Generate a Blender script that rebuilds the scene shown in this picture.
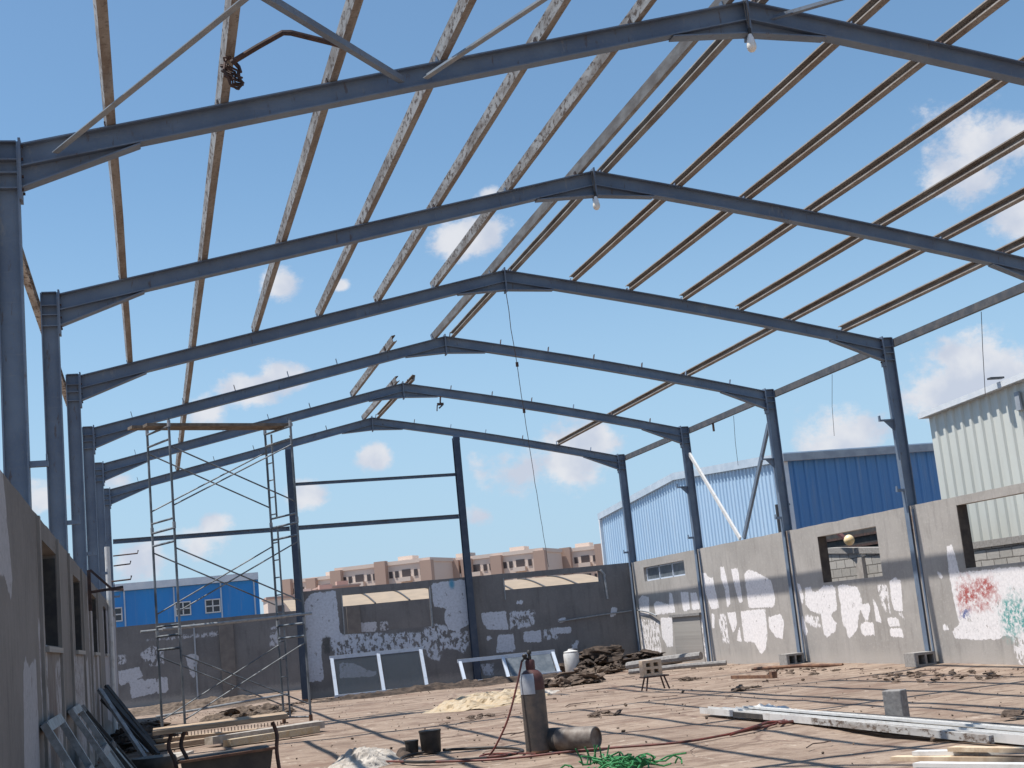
import bpy, math, random
from mathutils import Vector, Matrix, noise
random.seed(7)
R_ = math.radians
sc = bpy.context.scene
for o in list(bpy.data.objects): bpy.data.objects.remove(o)

# ------------------------------------------------------------------ camera
cam = bpy.data.cameras.new('camera'); camo = bpy.data.objects.new('camera', cam)
sc.collection.objects.link(camo)
Fw = Vector((0.2631544802, 0.9491243289, 0.1729529640))
Rt = Vector((0.9635118799, -0.2494649843, -0.0970158691))
Up = Vector((0.0489344132, -0.1921723961, 0.9801403947))
M = Matrix((( Rt.x, Up.x, -Fw.x, -6.2263), (Rt.y, Up.y, -Fw.y, 0.0), (Rt.z, Up.z, -Fw.z, 1.4592), (0, 0, 0, 1)))
camo.matrix_world = M
cam.sensor_width = 36; cam.lens = 36*1360.28/1024
cam.clip_start = 0.1; cam.clip_end = 5000
sc.camera = camo

# ------------------------------------------------------------------ light
SUN = Vector((-0.378, 0.055, 1.0)).normalized()          # towards the sun
elev = math.asin(SUN.z); azim = math.atan2(SUN.x, SUN.y)
sl = bpy.data.lights.new('sun', 'SUN'); sl.energy = 5.0; sl.angle = R_(0.5); sl.color = (1.0, 0.95, 0.88)
so = bpy.data.objects.new('sun', sl); sc.collection.objects.link(so)
so.rotation_euler = SUN.to_track_quat('Z', 'Y').to_euler()
sc.view_settings.view_transform = 'Standard'; sc.view_settings.look = 'None'
sc.view_settings.gamma = 1; sc.view_settings.exposure = 0.35
SKY_STRENGTH = 0.06

# ------------------------------------------------------------------ node helper
class NT:
    def __init__(s, tree): s.t = tree; s.n = tree.nodes; s.l = tree.links
    def new(s, typ, **kw):
        n = s.n.new(typ)
        for k, v in kw.items(): setattr(n, k, v)
        return n
    def inp(s, sock, v):
        if isinstance(v, bpy.types.NodeSocket): s.l.new(v, sock)
        elif v is not None: sock.default_value = v
    def math(s, op, a, b=None, c=None, clamp=False):
        n = s.new('ShaderNodeMath', operation=op, use_clamp=clamp)
        s.inp(n.inputs[0], a); s.inp(n.inputs[1], b); s.inp(n.inputs[2], c); return n.outputs[0]
    def vm(s, op, a, b=None, out=0):
        n = s.new('ShaderNodeVectorMath', operation=op)
        s.inp(n.inputs[0], a); s.inp(n.inputs[1], b); return n.outputs[out]
    def mix(s, f, a, b):
        n = s.new('ShaderNodeMix', data_type='RGBA'); s.inp(n.inputs[0], f)
        for i, v in ((6, a), (7, b)):
            if isinstance(v, tuple) and len(v) == 3: v = v + (1,)
            s.inp(n.inputs[i], v)
        return n.outputs[2]
    def noise(s, vec, scale, detail=4, rough=0.55, out=0, dist=0):
        n = s.new('ShaderNodeTexNoise'); s.inp(n.inputs['Vector'], vec)
        n.inputs['Scale'].default_value = scale; n.inputs['Detail'].default_value = detail
        n.inputs['Roughness'].default_value = rough; n.inputs['Distortion'].default_value = dist
        return n.outputs[out]
    def step(s, v, lo, hi, a=0.0, b=1.0):
        n = s.new('ShaderNodeMapRange', interpolation_type='SMOOTHSTEP')
        s.inp(n.inputs[0], v); n.inputs[1].default_value = lo; n.inputs[2].default_value = hi
        n.inputs[3].default_value = a; n.inputs[4].default_value = b; return n.outputs[0]
    def scale(s, v, k): return s.vm('MULTIPLY', v, tuple(k))

# ------------------------------------------------------------------ world
w = bpy.data.worlds.new('World'); sc.world = w; w.use_nodes = True
T = NT(w.node_tree); T.n.clear()
sky = T.new('ShaderNodeTexSky', sky_type='NISHITA'); sky.sun_disc = False
sky.sun_elevation = elev; sky.sun_rotation = azim; sky.air_density = 1.0; sky.dust_density = 0.4; sky.ozone_density = 2.5
tc = T.new('ShaderNodeTexCoord'); D = tc.outputs['Generated']
CL = [(0.5751,0.767,0.2900,0.056),(0.5554,0.7854,0.2734,0.040),(0.585,0.7742,0.2382,0.030),(0.565,0.8147,0.1308,0.056),(0.5454,0.8284,0.1273,0.038),
 (0.4823,0.8698,0.1042,0.040),(0.4667,0.8785,0.1022,0.028),(0.2937,0.9492,0.1131,0.044),(0.2722,0.956,0.1095,0.040),(0.3154,0.9409,0.1231,0.032),
 (0.2372,0.9298,0.2815,0.028),(0.2519,0.9175,0.3077,0.017),(0.1007,0.9609,0.2579,0.018),(0.0724,0.9802,0.1842,0.022),(0.0437,0.9842,0.1718,0.018),
 (0.0977,0.9763,0.1932,0.020),(0.0319,0.9962,0.0805,0.032),(0.0004,0.9976,0.069,0.028),(0.0429,0.995,0.0902,0.018),(0.1624,0.9782,0.1293,0.016),
 (0.2366,0.9684,0.0788,0.016),(0.1109,0.9881,0.1062,0.018),(0.1434,0.9566,0.2539,0.008),(-0.0677,0.991,0.1157,0.022),(-0.0172,0.9918,0.1263,0.018)]
acc = None
for (x, y, z, r) in CL:
    v = T.vm('SUBTRACT', D, (x, y, z)); v = T.vm('MULTIPLY', v, (1, 1, 1.5))
    m = T.math('MULTIPLY_ADD', T.vm('LENGTH', v, out=1), -1.0/r, 1.0)
    acc = m if acc is None else T.math('MAXIMUM', acc, m)
nz = T.noise(T.vm('MULTIPLY', D, (1, 1, 1.4)), 24, 9, 0.66)
nz2 = T.noise(D, 9, 3, 0.5)
cm = T.math('MULTIPLY_ADD', T.math('SUBTRACT', nz, 0.5), 2.4, acc)
cm = T.math('MULTIPLY_ADD', T.math('SUBTRACT', nz2, 0.5), 1.0, cm)
cmask = T.math('MULTIPLY', T.step(cm, 0.04, 0.62), 0.95)
cshade = T.step(T.noise(T.vm('ADD', D, (0, 0, 0.012)), 30, 4, 0.5), 0.35, 0.65)
ccol = T.mix(cshade, (7.6, 8.3, 9.8), (10.2, 10.4, 11.0))
# a faint high veil that thickens near the horizon
veil = T.new('ShaderNodeSeparateXYZ'); T.l.new(D, veil.inputs[0])
base = T.vm('MULTIPLY', sky.outputs[0], (1.70, 1.97, 1.96))
base = T.mix(T.step(veil.outputs[2], .0, .36, .85, 0.0), base, (5.5, 7.9, 10.6))
skyc = T.mix(cmask, base, ccol)
bg = T.new('ShaderNodeBackground'); T.l.new(skyc, bg.inputs[0]); bg.inputs[1].default_value = SKY_STRENGTH
wo = T.new('ShaderNodeOutputWorld'); T.l.new(bg.outputs[0], wo.inputs[0])

# ------------------------------------------------------------------ materials
MATS = {}
def mat(name):
    m = bpy.data.materials.new(name); m.use_nodes = True; t = NT(m.node_tree); t.n.clear()
    b = t.new('ShaderNodeBsdfPrincipled'); o = t.new('ShaderNodeOutputMaterial'); t.l.new(b.outputs[0], o.inputs[0])
    MATS[name] = m; return m, t, b
def setb(t, b, col, rough=0.8, metal=0.0, bump=None, bs=0.3, bd=0.01):
    if isinstance(col, tuple) and len(col) == 3: col = col + (1,)
    t.inp(b.inputs['Base Color'], col); t.inp(b.inputs['Roughness'], rough); b.inputs['Metallic'].default_value = metal
    if bump is not None:
        n = t.new('ShaderNodeBump'); n.inputs['Strength'].default_value = bs; n.inputs['Distance'].default_value = bd
        t.l.new(bump, n.inputs['Height']); t.l.new(n.outputs[0], b.inputs['Normal'])
def wpos(t): return t.new('ShaderNodeNewGeometry').outputs['Position']
def opos(t): return t.new('ShaderNodeTexCoord').outputs['Object']

def simple(name, c1, c2=None, scale=6, rough=0.7, metal=0, stretch=(1,1,1), lo=.35, hi=.65, bs=.15, bd=.005):
    m, t, b = mat(name); P = t.scale(opos(t), stretch)
    n = t.noise(P, scale, 5, .6)
    col = t.mix(t.step(n, lo, hi), c1, c2) if c2 else c1
    setb(t, b, col, rough, metal, n, bs, bd); return m

# painted steel of the frames: dusty blue grey, with dull scuffs and a few rusty runs
m, t, b = mat('steel_paint'); P = wpos(t)
n1 = t.noise(P, 2.2, 5, .6); n2 = t.noise(t.scale(P, (9, 9, 2)), 2, 5, .65); n3 = t.noise(P, 30, 3, .6)
c = t.mix(t.step(n1, .35, .7), (.12, .162, .23), (.165, .215, .285))
c = t.mix(t.math('MULTIPLY', t.step(n3, .45, .75), .35), c, (.2, .215, .23))
c = t.mix(t.math('MULTIPLY', t.step(n2, .60, .72), .7), c, (.10, .06, .04))
c = t.mix(t.math('MULTIPLY', t.step(t.noise(t.scale(P, (1.5, 1.5, 14)), 1.5, 5, .7), .60, .68), .35), c, (.24, .26, .28))
c = t.mix(t.math('MULTIPLY', t.step(t.noise(t.scale(P, (5, 5, 1.2)), 1.3, 6, .75), .62, .67), .5), c, (.27, .28, .28))
setb(t, b, c, .55, 0, n3, .2, .006)
simple('brace_paint', (.20, .25, .31), (.27, .30, .33), 6, .6)
simple('eave_paint', (.065, .075, .09), (.11, .11, .115), 5, .7)
simple('navy_paint', (.032, .05, .085), (.065, .085, .12), 5, .5, lo=.4, hi=.8)
# purlins: weathered, half rusted, half chalky white
m, t, b = mat('purlin_steel'); P = wpos(t)
P = t.vm('ADD', P, t.vm('MULTIPLY', t.new('ShaderNodeObjectInfo').outputs['Random'], (37, 91, 53)))
n1 = t.noise(t.scale(P, (3, .7, 3)), 2.0, 6, .65); n2 = t.noise(t.scale(P, (8, 3.5, 8)), 2.2, 5, .7); n3 = t.noise(P, 26, 4, .6)
c = t.mix(t.step(n1, .42, .6), (.44, .44, .43), (.27, .245, .225))
c = t.mix(t.step(n2, .50, .60), c, (.11, .08, .062))
c = t.mix(t.math('MULTIPLY', t.step(n3, .55, .72), .6), c, (.46, .45, .43))
setb(t, b, c, .8, 0, n2, .25, .006)
m, t, b = mat('purlin_rust_shade'); P = wpos(t)
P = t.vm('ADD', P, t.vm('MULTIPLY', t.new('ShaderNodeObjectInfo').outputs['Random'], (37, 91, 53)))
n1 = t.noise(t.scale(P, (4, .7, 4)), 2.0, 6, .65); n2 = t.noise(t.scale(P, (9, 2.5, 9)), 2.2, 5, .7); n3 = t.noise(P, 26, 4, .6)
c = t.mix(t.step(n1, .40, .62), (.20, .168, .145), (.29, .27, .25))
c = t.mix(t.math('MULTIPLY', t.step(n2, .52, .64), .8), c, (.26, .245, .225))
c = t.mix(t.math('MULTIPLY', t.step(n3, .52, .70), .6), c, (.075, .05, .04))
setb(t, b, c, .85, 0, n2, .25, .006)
simple('rust', (.12, .06, .04), (.22, .12, .07), 9, .85)
simple('purlin_grey', (.27, .27, .265), (.17, .155, .145), 4, .75, 0, (2, .6, 2))
simple('dark_rust', (.045, .03, .028), (.09, .05, .04), 12, .8)
simple('galvanized', (.22, .24, .26), (.33, .34, .35), 12, .6, 0)
simple('scaffold_steel', (.09, .105, .12), (.22, .235, .25), 5, .55, .2, (1, 1, .5), .4, .65)
simple('white_paint', (.64, .635, .62), (.46, .44, .41), 7, .5, 0, lo=.45, hi=.8)
simple('white_aluminium', (.56, .62, .71), (.42, .49, .58), 8, .4, 0, lo=.45, hi=.8)
simple('grey_aluminium', (.30, .31, .32), (.18, .18, .18), 9, .5, .1)
simple('bulb_glass', (.82, .8, .74), None, 4, .25)
simple('bulb_cap', (.85, .85, .83), None, 4, .35)
simple('amber_globe', (.75, .5, .22), (.85, .68, .42), 6, .3)
simple('black_rubber', (.015, .015, .015), (.035, .03, .028), 12, .6)
simple('red_hose', (.16, .035, .025), (.09, .03, .025), 10, .6)
simple('wood', (.42, .31, .21), (.26, .19, .13), 5, .85, 0, (1, 1, 9))
simple('old_plank', (.20, .165, .13), (.12, .095, .075), 4, .85, 0, (2, 2, 2))
simple('pale_wood', (.62, .50, .36), (.45, .33, .22), 4, .85, 0, (2, 2, 2))
simple('hollow_block', (.34, .32, .30), (.25, .235, .22), 22, .95, bs=.4, bd=.01)
simple('pilaster_render', (.22, .20, .18), (.30, .275, .25), 3, .95, 0, (2, 2, .5))
simple('pale_pillar', (.42, .39, .36), (.34, .31, .28), 6, .95)
simple('brown_render', (.19, .17, .155), (.15, .135, .125), 5, .95)
simple('jamb_shade_brown', (.05, .04, .037), (.08, .065, .055), 7, .9)  # shade colour of the panels added on the opening jambs
simple('sand_brick', (.50, .40, .29), (.36, .28, .2), 20, .95)
simple('peach_block', (.62, .50, .38), (.5, .38, .27), 14, .95)
simple('cyl_steel', (.075, .07, .068), (.13, .105, .09), 9, .5, .2)
simple('cyl_grey', (.20, .175, .155), (.11, .085, .07), 9, .6, .1)
simple('silver_label', (.42, .45, .50), (.33, .35, .39), 6, .5, .1)
simple('maroon_paint', (.07, .022, .022), (.10, .04, .035), 10, .6)
simple('fabric_brown', (.028, .02, .016), (.085, .06, .045), 7, .95, bs=.8, bd=.03)
simple('rag_tan', (.15, .11, .08), (.07, .05, .037), 10, .95, bs=.8, bd=.03)
simple('rag_brown', (.14, .10, .075), (.07, .05, .037), 7, .95, bs=.8, bd=.03)
simple('plastic_white', (.46, .42, .37), (.32, .28, .235), 9, .6, bs=.5, bd=.02)
simple('plastic_yellow', (.42, .31, .18), (.46, .38, .27), 5, .55, 0, (1, 3, 1), bs=.8, bd=.05)
simple('green_net', (.02, .15, .04), (.04, .24, .08), 25, .7, bs=.6, bd=.01)
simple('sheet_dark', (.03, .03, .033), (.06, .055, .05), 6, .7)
simple('concrete_stub', (.28, .27, .26), (.19, .18, .175), 16, .95, bs=.5, bd=.01)
simple('glass_dark', (.05, .055, .065), None, 3, .15)
simple('glass_film', (.10, .12, .14), (.16, .18, .2), 6, .3)
m, t, b = mat('glass_clear'); setb(t, b, (.06, .075, .09), .15); b.inputs['Alpha'].default_value = .3
simple('fascia_grey', (.28, .31, .35), (.36, .39, .42), 3, .6)
simple('fascia_white', (.72, .74, .76), (.62, .66, .70), 3, .6)
simple('canopy_fabric', (.34, .265, .19), (.29, .23, .17), 2, .8)
simple('cable', (.06, .06, .065), None, 3, .6)
simple('roof_sheet', (.5, .58, .66), (.42, .5, .58), 2, .5)

def cladding(name, c1, c2, scale=.6, rough=.45, spec=None):
    m, t, b = mat(name); P = opos(t)
    n = t.noise(t.scale(P, (1, 1, .25)), scale, 5, .6); n2 = t.noise(t.scale(P, (3, 3, .3)), 2.4, 5, .65)
    c = t.mix(t.step(n, .3, .75), c1, c2); c = t.mix(t.math('MULTIPLY', t.step(n2, .5, .8), .25), c, (.4, .38, .35))
    setb(t, b, c, rough)
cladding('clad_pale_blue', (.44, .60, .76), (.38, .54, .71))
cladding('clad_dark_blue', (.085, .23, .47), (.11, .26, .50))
cladding('clad_cream', (.66, .67, .62), (.58, .59, .54))
cladding('clad_royal_blue', (.025, .25, .62), (.03, .21, .54))

def masonry(name, g1, g2, axis, patches, white=(.74, .72, .71), extra=None, rib=0):
    """cement render with whitewash patches of their own shapes; axis = world axis used as u. patches: (u, z, half u, half z)"""
    m, t, b = mat(name); P = wpos(t)
    sp = t.new('ShaderNodeSeparateXYZ'); t.l.new(P, sp.inputs[0]); u = sp.outputs[axis]; z = sp.outputs[2]
    comb = t.new('ShaderNodeCombineXYZ'); t.l.new(u, comb.inputs[0]); t.l.new(z, comb.inputs[1])
    Q = comb.outputs[0]
    n1 = t.noise(Q, .9, 6, .6); n2 = t.noise(t.scale(Q, (3.0, .5, 1)), 2.2, 5, .6); n3 = t.noise(Q, 16, 4, .65); nf = t.noise(P, 60, 2, .6)
    c = t.mix(t.step(n1, .3, .7), g1, g2)
    c = t.mix(t.math('MULTIPLY', t.step(n2, .48, .72), .45), c, tuple(x*.62 for x in g1))
    c = t.mix(t.math('MULTIPLY', t.step(n3, .5, .72), .3), c, tuple(min(1, x*1.35) for x in g2))
    # damp pale splash-band at the foot of the wall
    foot = t.math('MULTIPLY', t.step(t.math('MULTIPLY_ADD', n3, .35, z), .28, .52, 1, 0), .5)
    c = t.mix(foot, c, (.46, .42, .38))
    w1 = t.noise(Q, 3.2, 5, .7, out=1); w2 = t.noise(Q, 11, 3, .6, out=1)
    W = t.vm('ADD', Q, t.scale(t.vm('SUBTRACT', w1, (.5, .5, .5)), (.50, .55, 0)))
    W = t.vm('ADD', W, t.scale(t.vm('SUBTRACT', w2, (.5, .5, .5)), (.12, .14, 0)))
    mask = None
    if patches:
        edge = t.math('ADD', t.math('MULTIPLY', t.math('SUBTRACT', t.noise(Q, 7, 5, .7), .5), .10), t.math('MULTIPLY', t.math('SUBTRACT', t.noise(t.scale(Q, (9, 1, 1)), 1.6, 4, .7), .5), .09))
        pa = t.new('ShaderNodeAttribute', attribute_name='paint').outputs['Fac']; pe = t.new('ShaderNodeAttribute', attribute_name='peel').outputs['Fac']
        mask = t.step(t.math('ADD', pa, edge), -.006, .010)
        pits = t.step(t.noise(t.scale(Q, (1.2, 1, 1)), 5.5, 5, .72), .60, .64, 1, .0)
        mask = t.math('MULTIPLY', mask, t.math('MULTIPLY_ADD', pits, .75, .25))
        hole = t.step(t.noise(t.scale(Q, (1.5, .8, 1)), 6, 5, .7), .46, .50)
        pm = t.math('MULTIPLY', t.step(t.math('ADD', pe, t.math('MULTIPLY', edge, 1.6)), -.02, .03), hole)
        mask = t.math('MAXIMUM', mask, pm)
    if mask is not None:
        scr = t.step(t.noise(t.scale(Q, (4, 1, 1)), 3, 5, .7), .62, .68)
        mask = t.math('MULTIPLY', mask, t.math('SUBTRACT', 1, t.math('MULTIPLY', scr, .55)))
        wc = t.mix(t.step(n3, .35, .7), white, tuple(x*.82 for x in white))
        c = t.mix(mask, c, wc)
    if extra: c = extra(t, Q, W, c, u, z)
    h = t.math('MULTIPLY_ADD', n3, .6, t.math('MULTIPLY', nf, .4))
    if mask is not None: h = t.math('MULTIPLY_ADD', mask, .5, h)
    setb(t, b, c, .92, 0, h, .35, .012)
    return m
def ell(t, W, cu, cz, ru, rz, lo=0.0, hi=1.0):
    d = t.vm('LENGTH', t.vm('DIVIDE', t.vm('SUBTRACT', W, (cu, cz, 0)), (ru, rz, 1)), out=1)
    return t.step(d, .25, 1.0, 1, 0)
def graffiti(t, Q, W, c, u, z):
    na = t.noise(Q, 9, 5, .75); nb = t.noise(Q, 13, 4, .7)
    Wg = t.vm('ADD', Q, t.scale(t.vm('SUBTRACT', t.noise(Q, 2.6, 5, .75, out=1), (.5, .5, .5)), (1.3, .9, 0)))
    r = t.math('MULTIPLY', t.math('MAXIMUM', ell(t, Wg, 20.75, 1.2, .50, .40), ell(t, Wg, 20.25, 1.25, .48, .34)), t.step(na, .38, .56))
    c = t.mix(r, c, (.42, .10, .09))
    g = t.math('MULTIPLY', ell(t, Wg, 19.5, .8, .62, .5), t.step(nb, .38, .60))
    c = t.mix(g, c, (.08, .33, .31))
    bl = t.math('MULTIPLY', ell(t, W, 20.95, .88, .26, .09), t.step(nb, .4, .5))
    c = t.mix(bl, c, (.12, .15, .32))
    return streaks(t, Q, W, c, u, z)
def streaks(t, Q, W, c, u, z):
    na = t.noise(Q, 9, 5, .75)
    for uy, zz in ((22.2, 2.55), (27.3, 2.6)):
        rs = t.math('MULTIPLY', ell(t, Q, uy, zz, .22, .42), t.step(na, .35, .6))
        c = t.mix(t.math('MULTIPLY', rs, .6), c, (.16, .08, .05))
    return c
RIGHT_PAINT = [[[37.21,1.8],[36.91,1.9],[36.33,1.83],[36.46,1.32],[37.27,1.35]],[[36.05,1.63],[35.71,1.7],[34.86,1.56],[34.73,1.89],[34.54,1.84],[34.47,1.34],[35.96,1.32]],[[33.94,1.86],[33.39,1.83],[33.4,1.38],[33.9,1.34],[33.93,1.61]],[[33.26,1.8],[32.84,1.79],[32.71,1.36],[33.25,1.35]],[[35.63,1.23],[34.71,1.22],[34.93,0.44],[35.34,0.44],[35.68,0.7]],[[33.58,0.81],[32.91,0.74],[33.0,0.64],[33.58,0.65]],[[32.37,2.25],[32.06,2.25],[31.95,2.13],[31.66,2.09],[31.5,1.36],[32.0,1.32],[32.2,1.65]],[[31.14,2.33],[30.91,2.31],[30.77,1.85],[30.78,1.41],[31.02,1.34],[31.02,1.79],[31.18,2.06]],[[30.51,2.23],[30.09,2.24],[30.06,1.45],[30.26,1.4],[30.39,1.72]],[[29.78,2.09],[29.49,2.17],[28.81,2.0],[28.37,1.84],[28.28,1.45],[28.42,1.26],[29.76,1.28],[29.79,1.77]],[[32.03,1.24],[31.83,1.23],[31.94,0.87],[32.1,0.86]],[[31.06,1.23],[30.53,1.22],[30.55,0.92],[30.84,0.7],[30.96,0.93]],[[30.41,0.91],[30.4,0.51],[30.71,0.55]],[[30.26,1.24],[28.87,1.21],[28.95,0.6],[29.15,0.32],[29.4,0.21],[29.74,0.5],[30.26,0.51]],[[28.77,1.05],[28.1,1.11],[28.01,0.89],[28.19,0.55],[28.5,0.59],[28.8,0.8]],[[27.12,1.72],[26.98,1.72],[26.87,1.42],[27.02,1.24],[27.1,1.55]],[[27.08,1.06],[26.92,0.69],[27.05,0.54],[27.16,0.79]],[[26.78,1.61],[26.51,1.62],[26.45,1.49],[26.17,1.53],[25.92,1.62],[25.44,1.58],[25.49,1.1],[25.82,1.02],[25.59,0.84],[25.67,0.67],[26.12,0.54],[26.21,0.65],[26.23,1.03],[26.63,1.1],[26.85,1.26]],[[25.35,1.58],[25.1,1.6],[24.54,1.51],[24.41,1.25],[24.65,0.93],[24.78,0.68],[25.11,0.52],[25.22,0.57],[25.2,0.74],[25.34,0.78],[25.32,1.15]],[[24.46,1.17],[24.2,1.19],[24.12,1.1],[24.29,0.88],[24.43,0.89],[24.53,1.05]],[[24.63,0.77],[24.44,0.84],[24.09,0.81],[24.13,0.57],[24.52,0.56],[24.66,0.65]],[[24.01,1.29],[23.9,1.18],[23.77,0.78],[24.0,0.83]],[[23.3,1.56],[23.06,1.62],[22.87,1.55],[22.96,0.98],[23.28,1.01],[23.32,1.24]],[[23.58,0.88],[23.17,0.87],[23.14,0.71],[23.54,0.73]],[[23.53,0.69],[23.09,0.67],[23.07,0.5],[23.55,0.53]],[[23.1,0.93],[22.91,0.89],[22.94,0.84],[23.06,0.87]],[[23.02,0.76],[22.93,0.75],[22.99,0.69]],[[21.64,1.64],[21.55,1.65],[21.44,1.51],[21.56,1.51]],[[21.73,0.72],[21.52,0.69],[21.49,0.61],[21.69,0.6]],[[21.21,2.04],[21.0,2.07],[20.97,1.86],[20.94,1.62],[20.94,1.58],[20.26,1.58],[18.96,1.57],[19.08,0.43],[19.93,0.49],[20.1,0.43],[20.84,0.43],[21.38,0.47],[21.41,0.59],[21.18,0.71],[21.23,1.12],[21.25,1.6]]]
RIGHT_PEEL = [[[37.3,1.25],[35.77,1.15],[35.82,0.28],[37.37,0.33]],[[33.0,1.13],[32.59,1.1],[32.53,0.15],[33.1,0.15]],[[31.63,1.23],[31.16,1.19],[31.13,0.52],[31.52,0.5],[31.64,1.06]],[[26.94,1.05],[26.24,0.97],[26.3,0.77],[26.72,0.78],[26.98,0.93]],[[23.76,1.5],[23.38,1.51],[23.42,0.97],[23.58,0.96],[23.73,1.23]],[[19.73,0.5],[19.06,0.49],[19.1,-0.02],[19.67,0.01],[19.7,0.27]],[[21.66,-0.03],[21.24,-0.05],[20.79,0.0],[20.98,-0.1],[21.6,-0.1]]]
BACK_PAINT = [[[-2.24,2.57],[-2.04,2.8],[-1.35,2.83],[-1.31,1.64],[-1.0,1.63],[-1.15,1.47],[-1.43,1.42],[-1.56,1.57],[-1.79,1.6],[-1.86,1.15],[-1.84,0.56],[-1.89,0.44],[-2.28,0.46],[-2.27,1.28]],[[-1.4,0.88],[-0.97,0.83],[-0.66,0.62],[-0.39,0.55],[-0.44,0.42],[-1.41,0.47]],[[1.31,2.77],[1.62,2.81],[2.34,2.81],[2.32,1.58],[2.03,1.45],[1.98,1.37],[1.7,1.48],[1.59,1.75],[1.68,2.05],[1.34,2.16]],[[2.64,1.85],[3.38,1.84],[3.41,1.3],[2.79,1.38],[2.71,1.52]],[[3.09,1.2],[3.54,1.18],[3.56,0.7],[2.99,0.71]],[[2.74,1.17],[2.86,1.22],[2.92,1.11],[2.78,1.06]],[[3.82,1.22],[4.34,1.21],[4.36,0.87],[3.83,0.91]],[[4.71,1.24],[5.26,1.22],[5.22,1.03],[4.71,1.06]],[[4.86,1.46],[5.1,1.51],[5.1,1.38],[4.87,1.36]],[[6.5,1.66],[6.69,1.62],[6.6,1.38],[6.44,1.38]],[[3.7,2.09],[3.93,2.09],[3.9,1.99],[3.71,1.99]],[[3.44,1.18],[3.54,1.17],[3.55,0.73],[3.39,0.71]]]
BACK_PEEL = [[[-1.61,1.53],[-1.31,1.64],[-0.11,1.57],[0.2,1.36],[0.17,0.99],[-1.51,1.02]],[[0.05,1.54],[0.99,1.49],[1.06,1.61],[1.38,1.67],[1.68,1.57],[1.67,1.4],[2.25,1.39],[2.25,1.0],[2.06,0.81],[1.63,1.0],[1.44,0.91],[1.37,0.62],[1.04,0.78],[0.97,1.0],[0.01,1.05]],[[3.49,1.79],[3.79,1.81],[3.74,1.29],[3.46,1.32]],[[2.52,0.46],[2.9,0.44],[2.86,0.08],[2.58,0.15]],[[3.5,1.81],[4.24,1.8],[4.19,1.39],[3.83,1.3],[3.45,1.34]],[[4.41,1.2],[4.71,1.22],[4.86,0.92],[4.42,0.92]],[[5.18,0.85],[5.43,0.82],[5.4,0.57],[5.15,0.61]]]
BOUND_PAINT = [[[-7.43,1.2],[-6.96,1.24],[-6.71,1.28],[-6.61,0.93],[-6.97,0.87],[-7.28,0.72],[-7.43,0.86]],[[-7.04,0.85],[-6.61,0.88],[-6.6,0.34],[-7.0,0.29]],[[-6.58,0.86],[-6.24,0.86],[-6.25,0.39],[-6.57,0.35]],[[-6.19,0.86],[-5.84,0.87],[-5.85,0.37],[-6.2,0.36]],[[-5.26,1.47],[-4.97,1.54],[-4.82,1.43],[-4.87,1.18],[-5.0,1.1],[-4.96,0.72],[-5.11,0.77],[-5.18,1.12]],[[0.43,1.99],[1.09,1.99],[1.09,1.65],[0.46,1.68]]]
BOUND_PEEL = [[[-7.42,1.72],[-7.12,1.72],[-7.1,1.44],[-7.38,1.38]],[[-6.72,1.68],[-6.25,1.92],[-5.92,1.7],[-5.95,1.26],[-6.35,1.24]],[[-2.5,2.13],[-2.15,2.13],[-2.17,1.52],[-2.51,1.49]],[[-6.49,2.13],[-4.19,2.16],[-4.13,2.0],[-5.81,2.06],[-6.43,2.06]],[[1.2,1.95],[1.5,1.98],[1.53,1.66],[1.21,1.67]]]
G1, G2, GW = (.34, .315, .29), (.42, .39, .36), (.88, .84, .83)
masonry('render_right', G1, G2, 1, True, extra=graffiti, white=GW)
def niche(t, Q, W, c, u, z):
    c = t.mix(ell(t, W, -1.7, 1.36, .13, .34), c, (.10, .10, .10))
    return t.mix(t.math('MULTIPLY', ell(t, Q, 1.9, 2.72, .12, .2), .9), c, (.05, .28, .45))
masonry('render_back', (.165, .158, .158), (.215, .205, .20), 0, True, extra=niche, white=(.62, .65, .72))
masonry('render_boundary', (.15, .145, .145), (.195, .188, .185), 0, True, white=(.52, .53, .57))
LEFT_PAINT = [[[8.2,2.9],[9.7,2.85],[10.15,2.1],[10.0,1.95],[9.6,2.1],[8.2,2.0]], [[10.75,1.5],[10.95,1.57],[11.2,1.5],[11.9,1.56],[11.95,-.2],[10.3,-.2]],
 [[20.4,1.5],[21.0,1.6],[21.3,.2],[20.6,.3]], [[24.2,2.3],[25.4,2.2],[25.5,.3],[24.6,.2]], [[28,2.5],[31.5,2.6],[31.5,.2],[28.4,.4]], [[33,2.6],[37,2.6],[37,.2],[33.2,.2]]]
LEFT_PEEL = [[[12.2,1.9],[13.2,1.8],[13.1,.4],[12.5,.3]], [[14.1,1.5],[15.3,1.6],[15.2,.5],[14.3,.3]], [[17.4,1.6],[20.2,1.6],[20.2,.3],[17.6,.3]], [[21.6,2.5],[23.4,2.5],[23.4,.2],[21.8,.2]]]
def leftstain(t, Q, W, c, u, z):
    s = t.math('MULTIPLY', ell(t, W, 13.7, 1.0, .9, .9), t.step(t.noise(t.scale(Q, (3, .6, 1)), 3, 5, .7), .4, .6))
    return t.mix(t.math('MULTIPLY', s, .8), c, (.12, .07, .055))
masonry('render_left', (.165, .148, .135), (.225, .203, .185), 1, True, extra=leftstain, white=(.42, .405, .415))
masonry('render_plain', (.30, .28, .26), (.36, .34, .31), 0, False)

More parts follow.
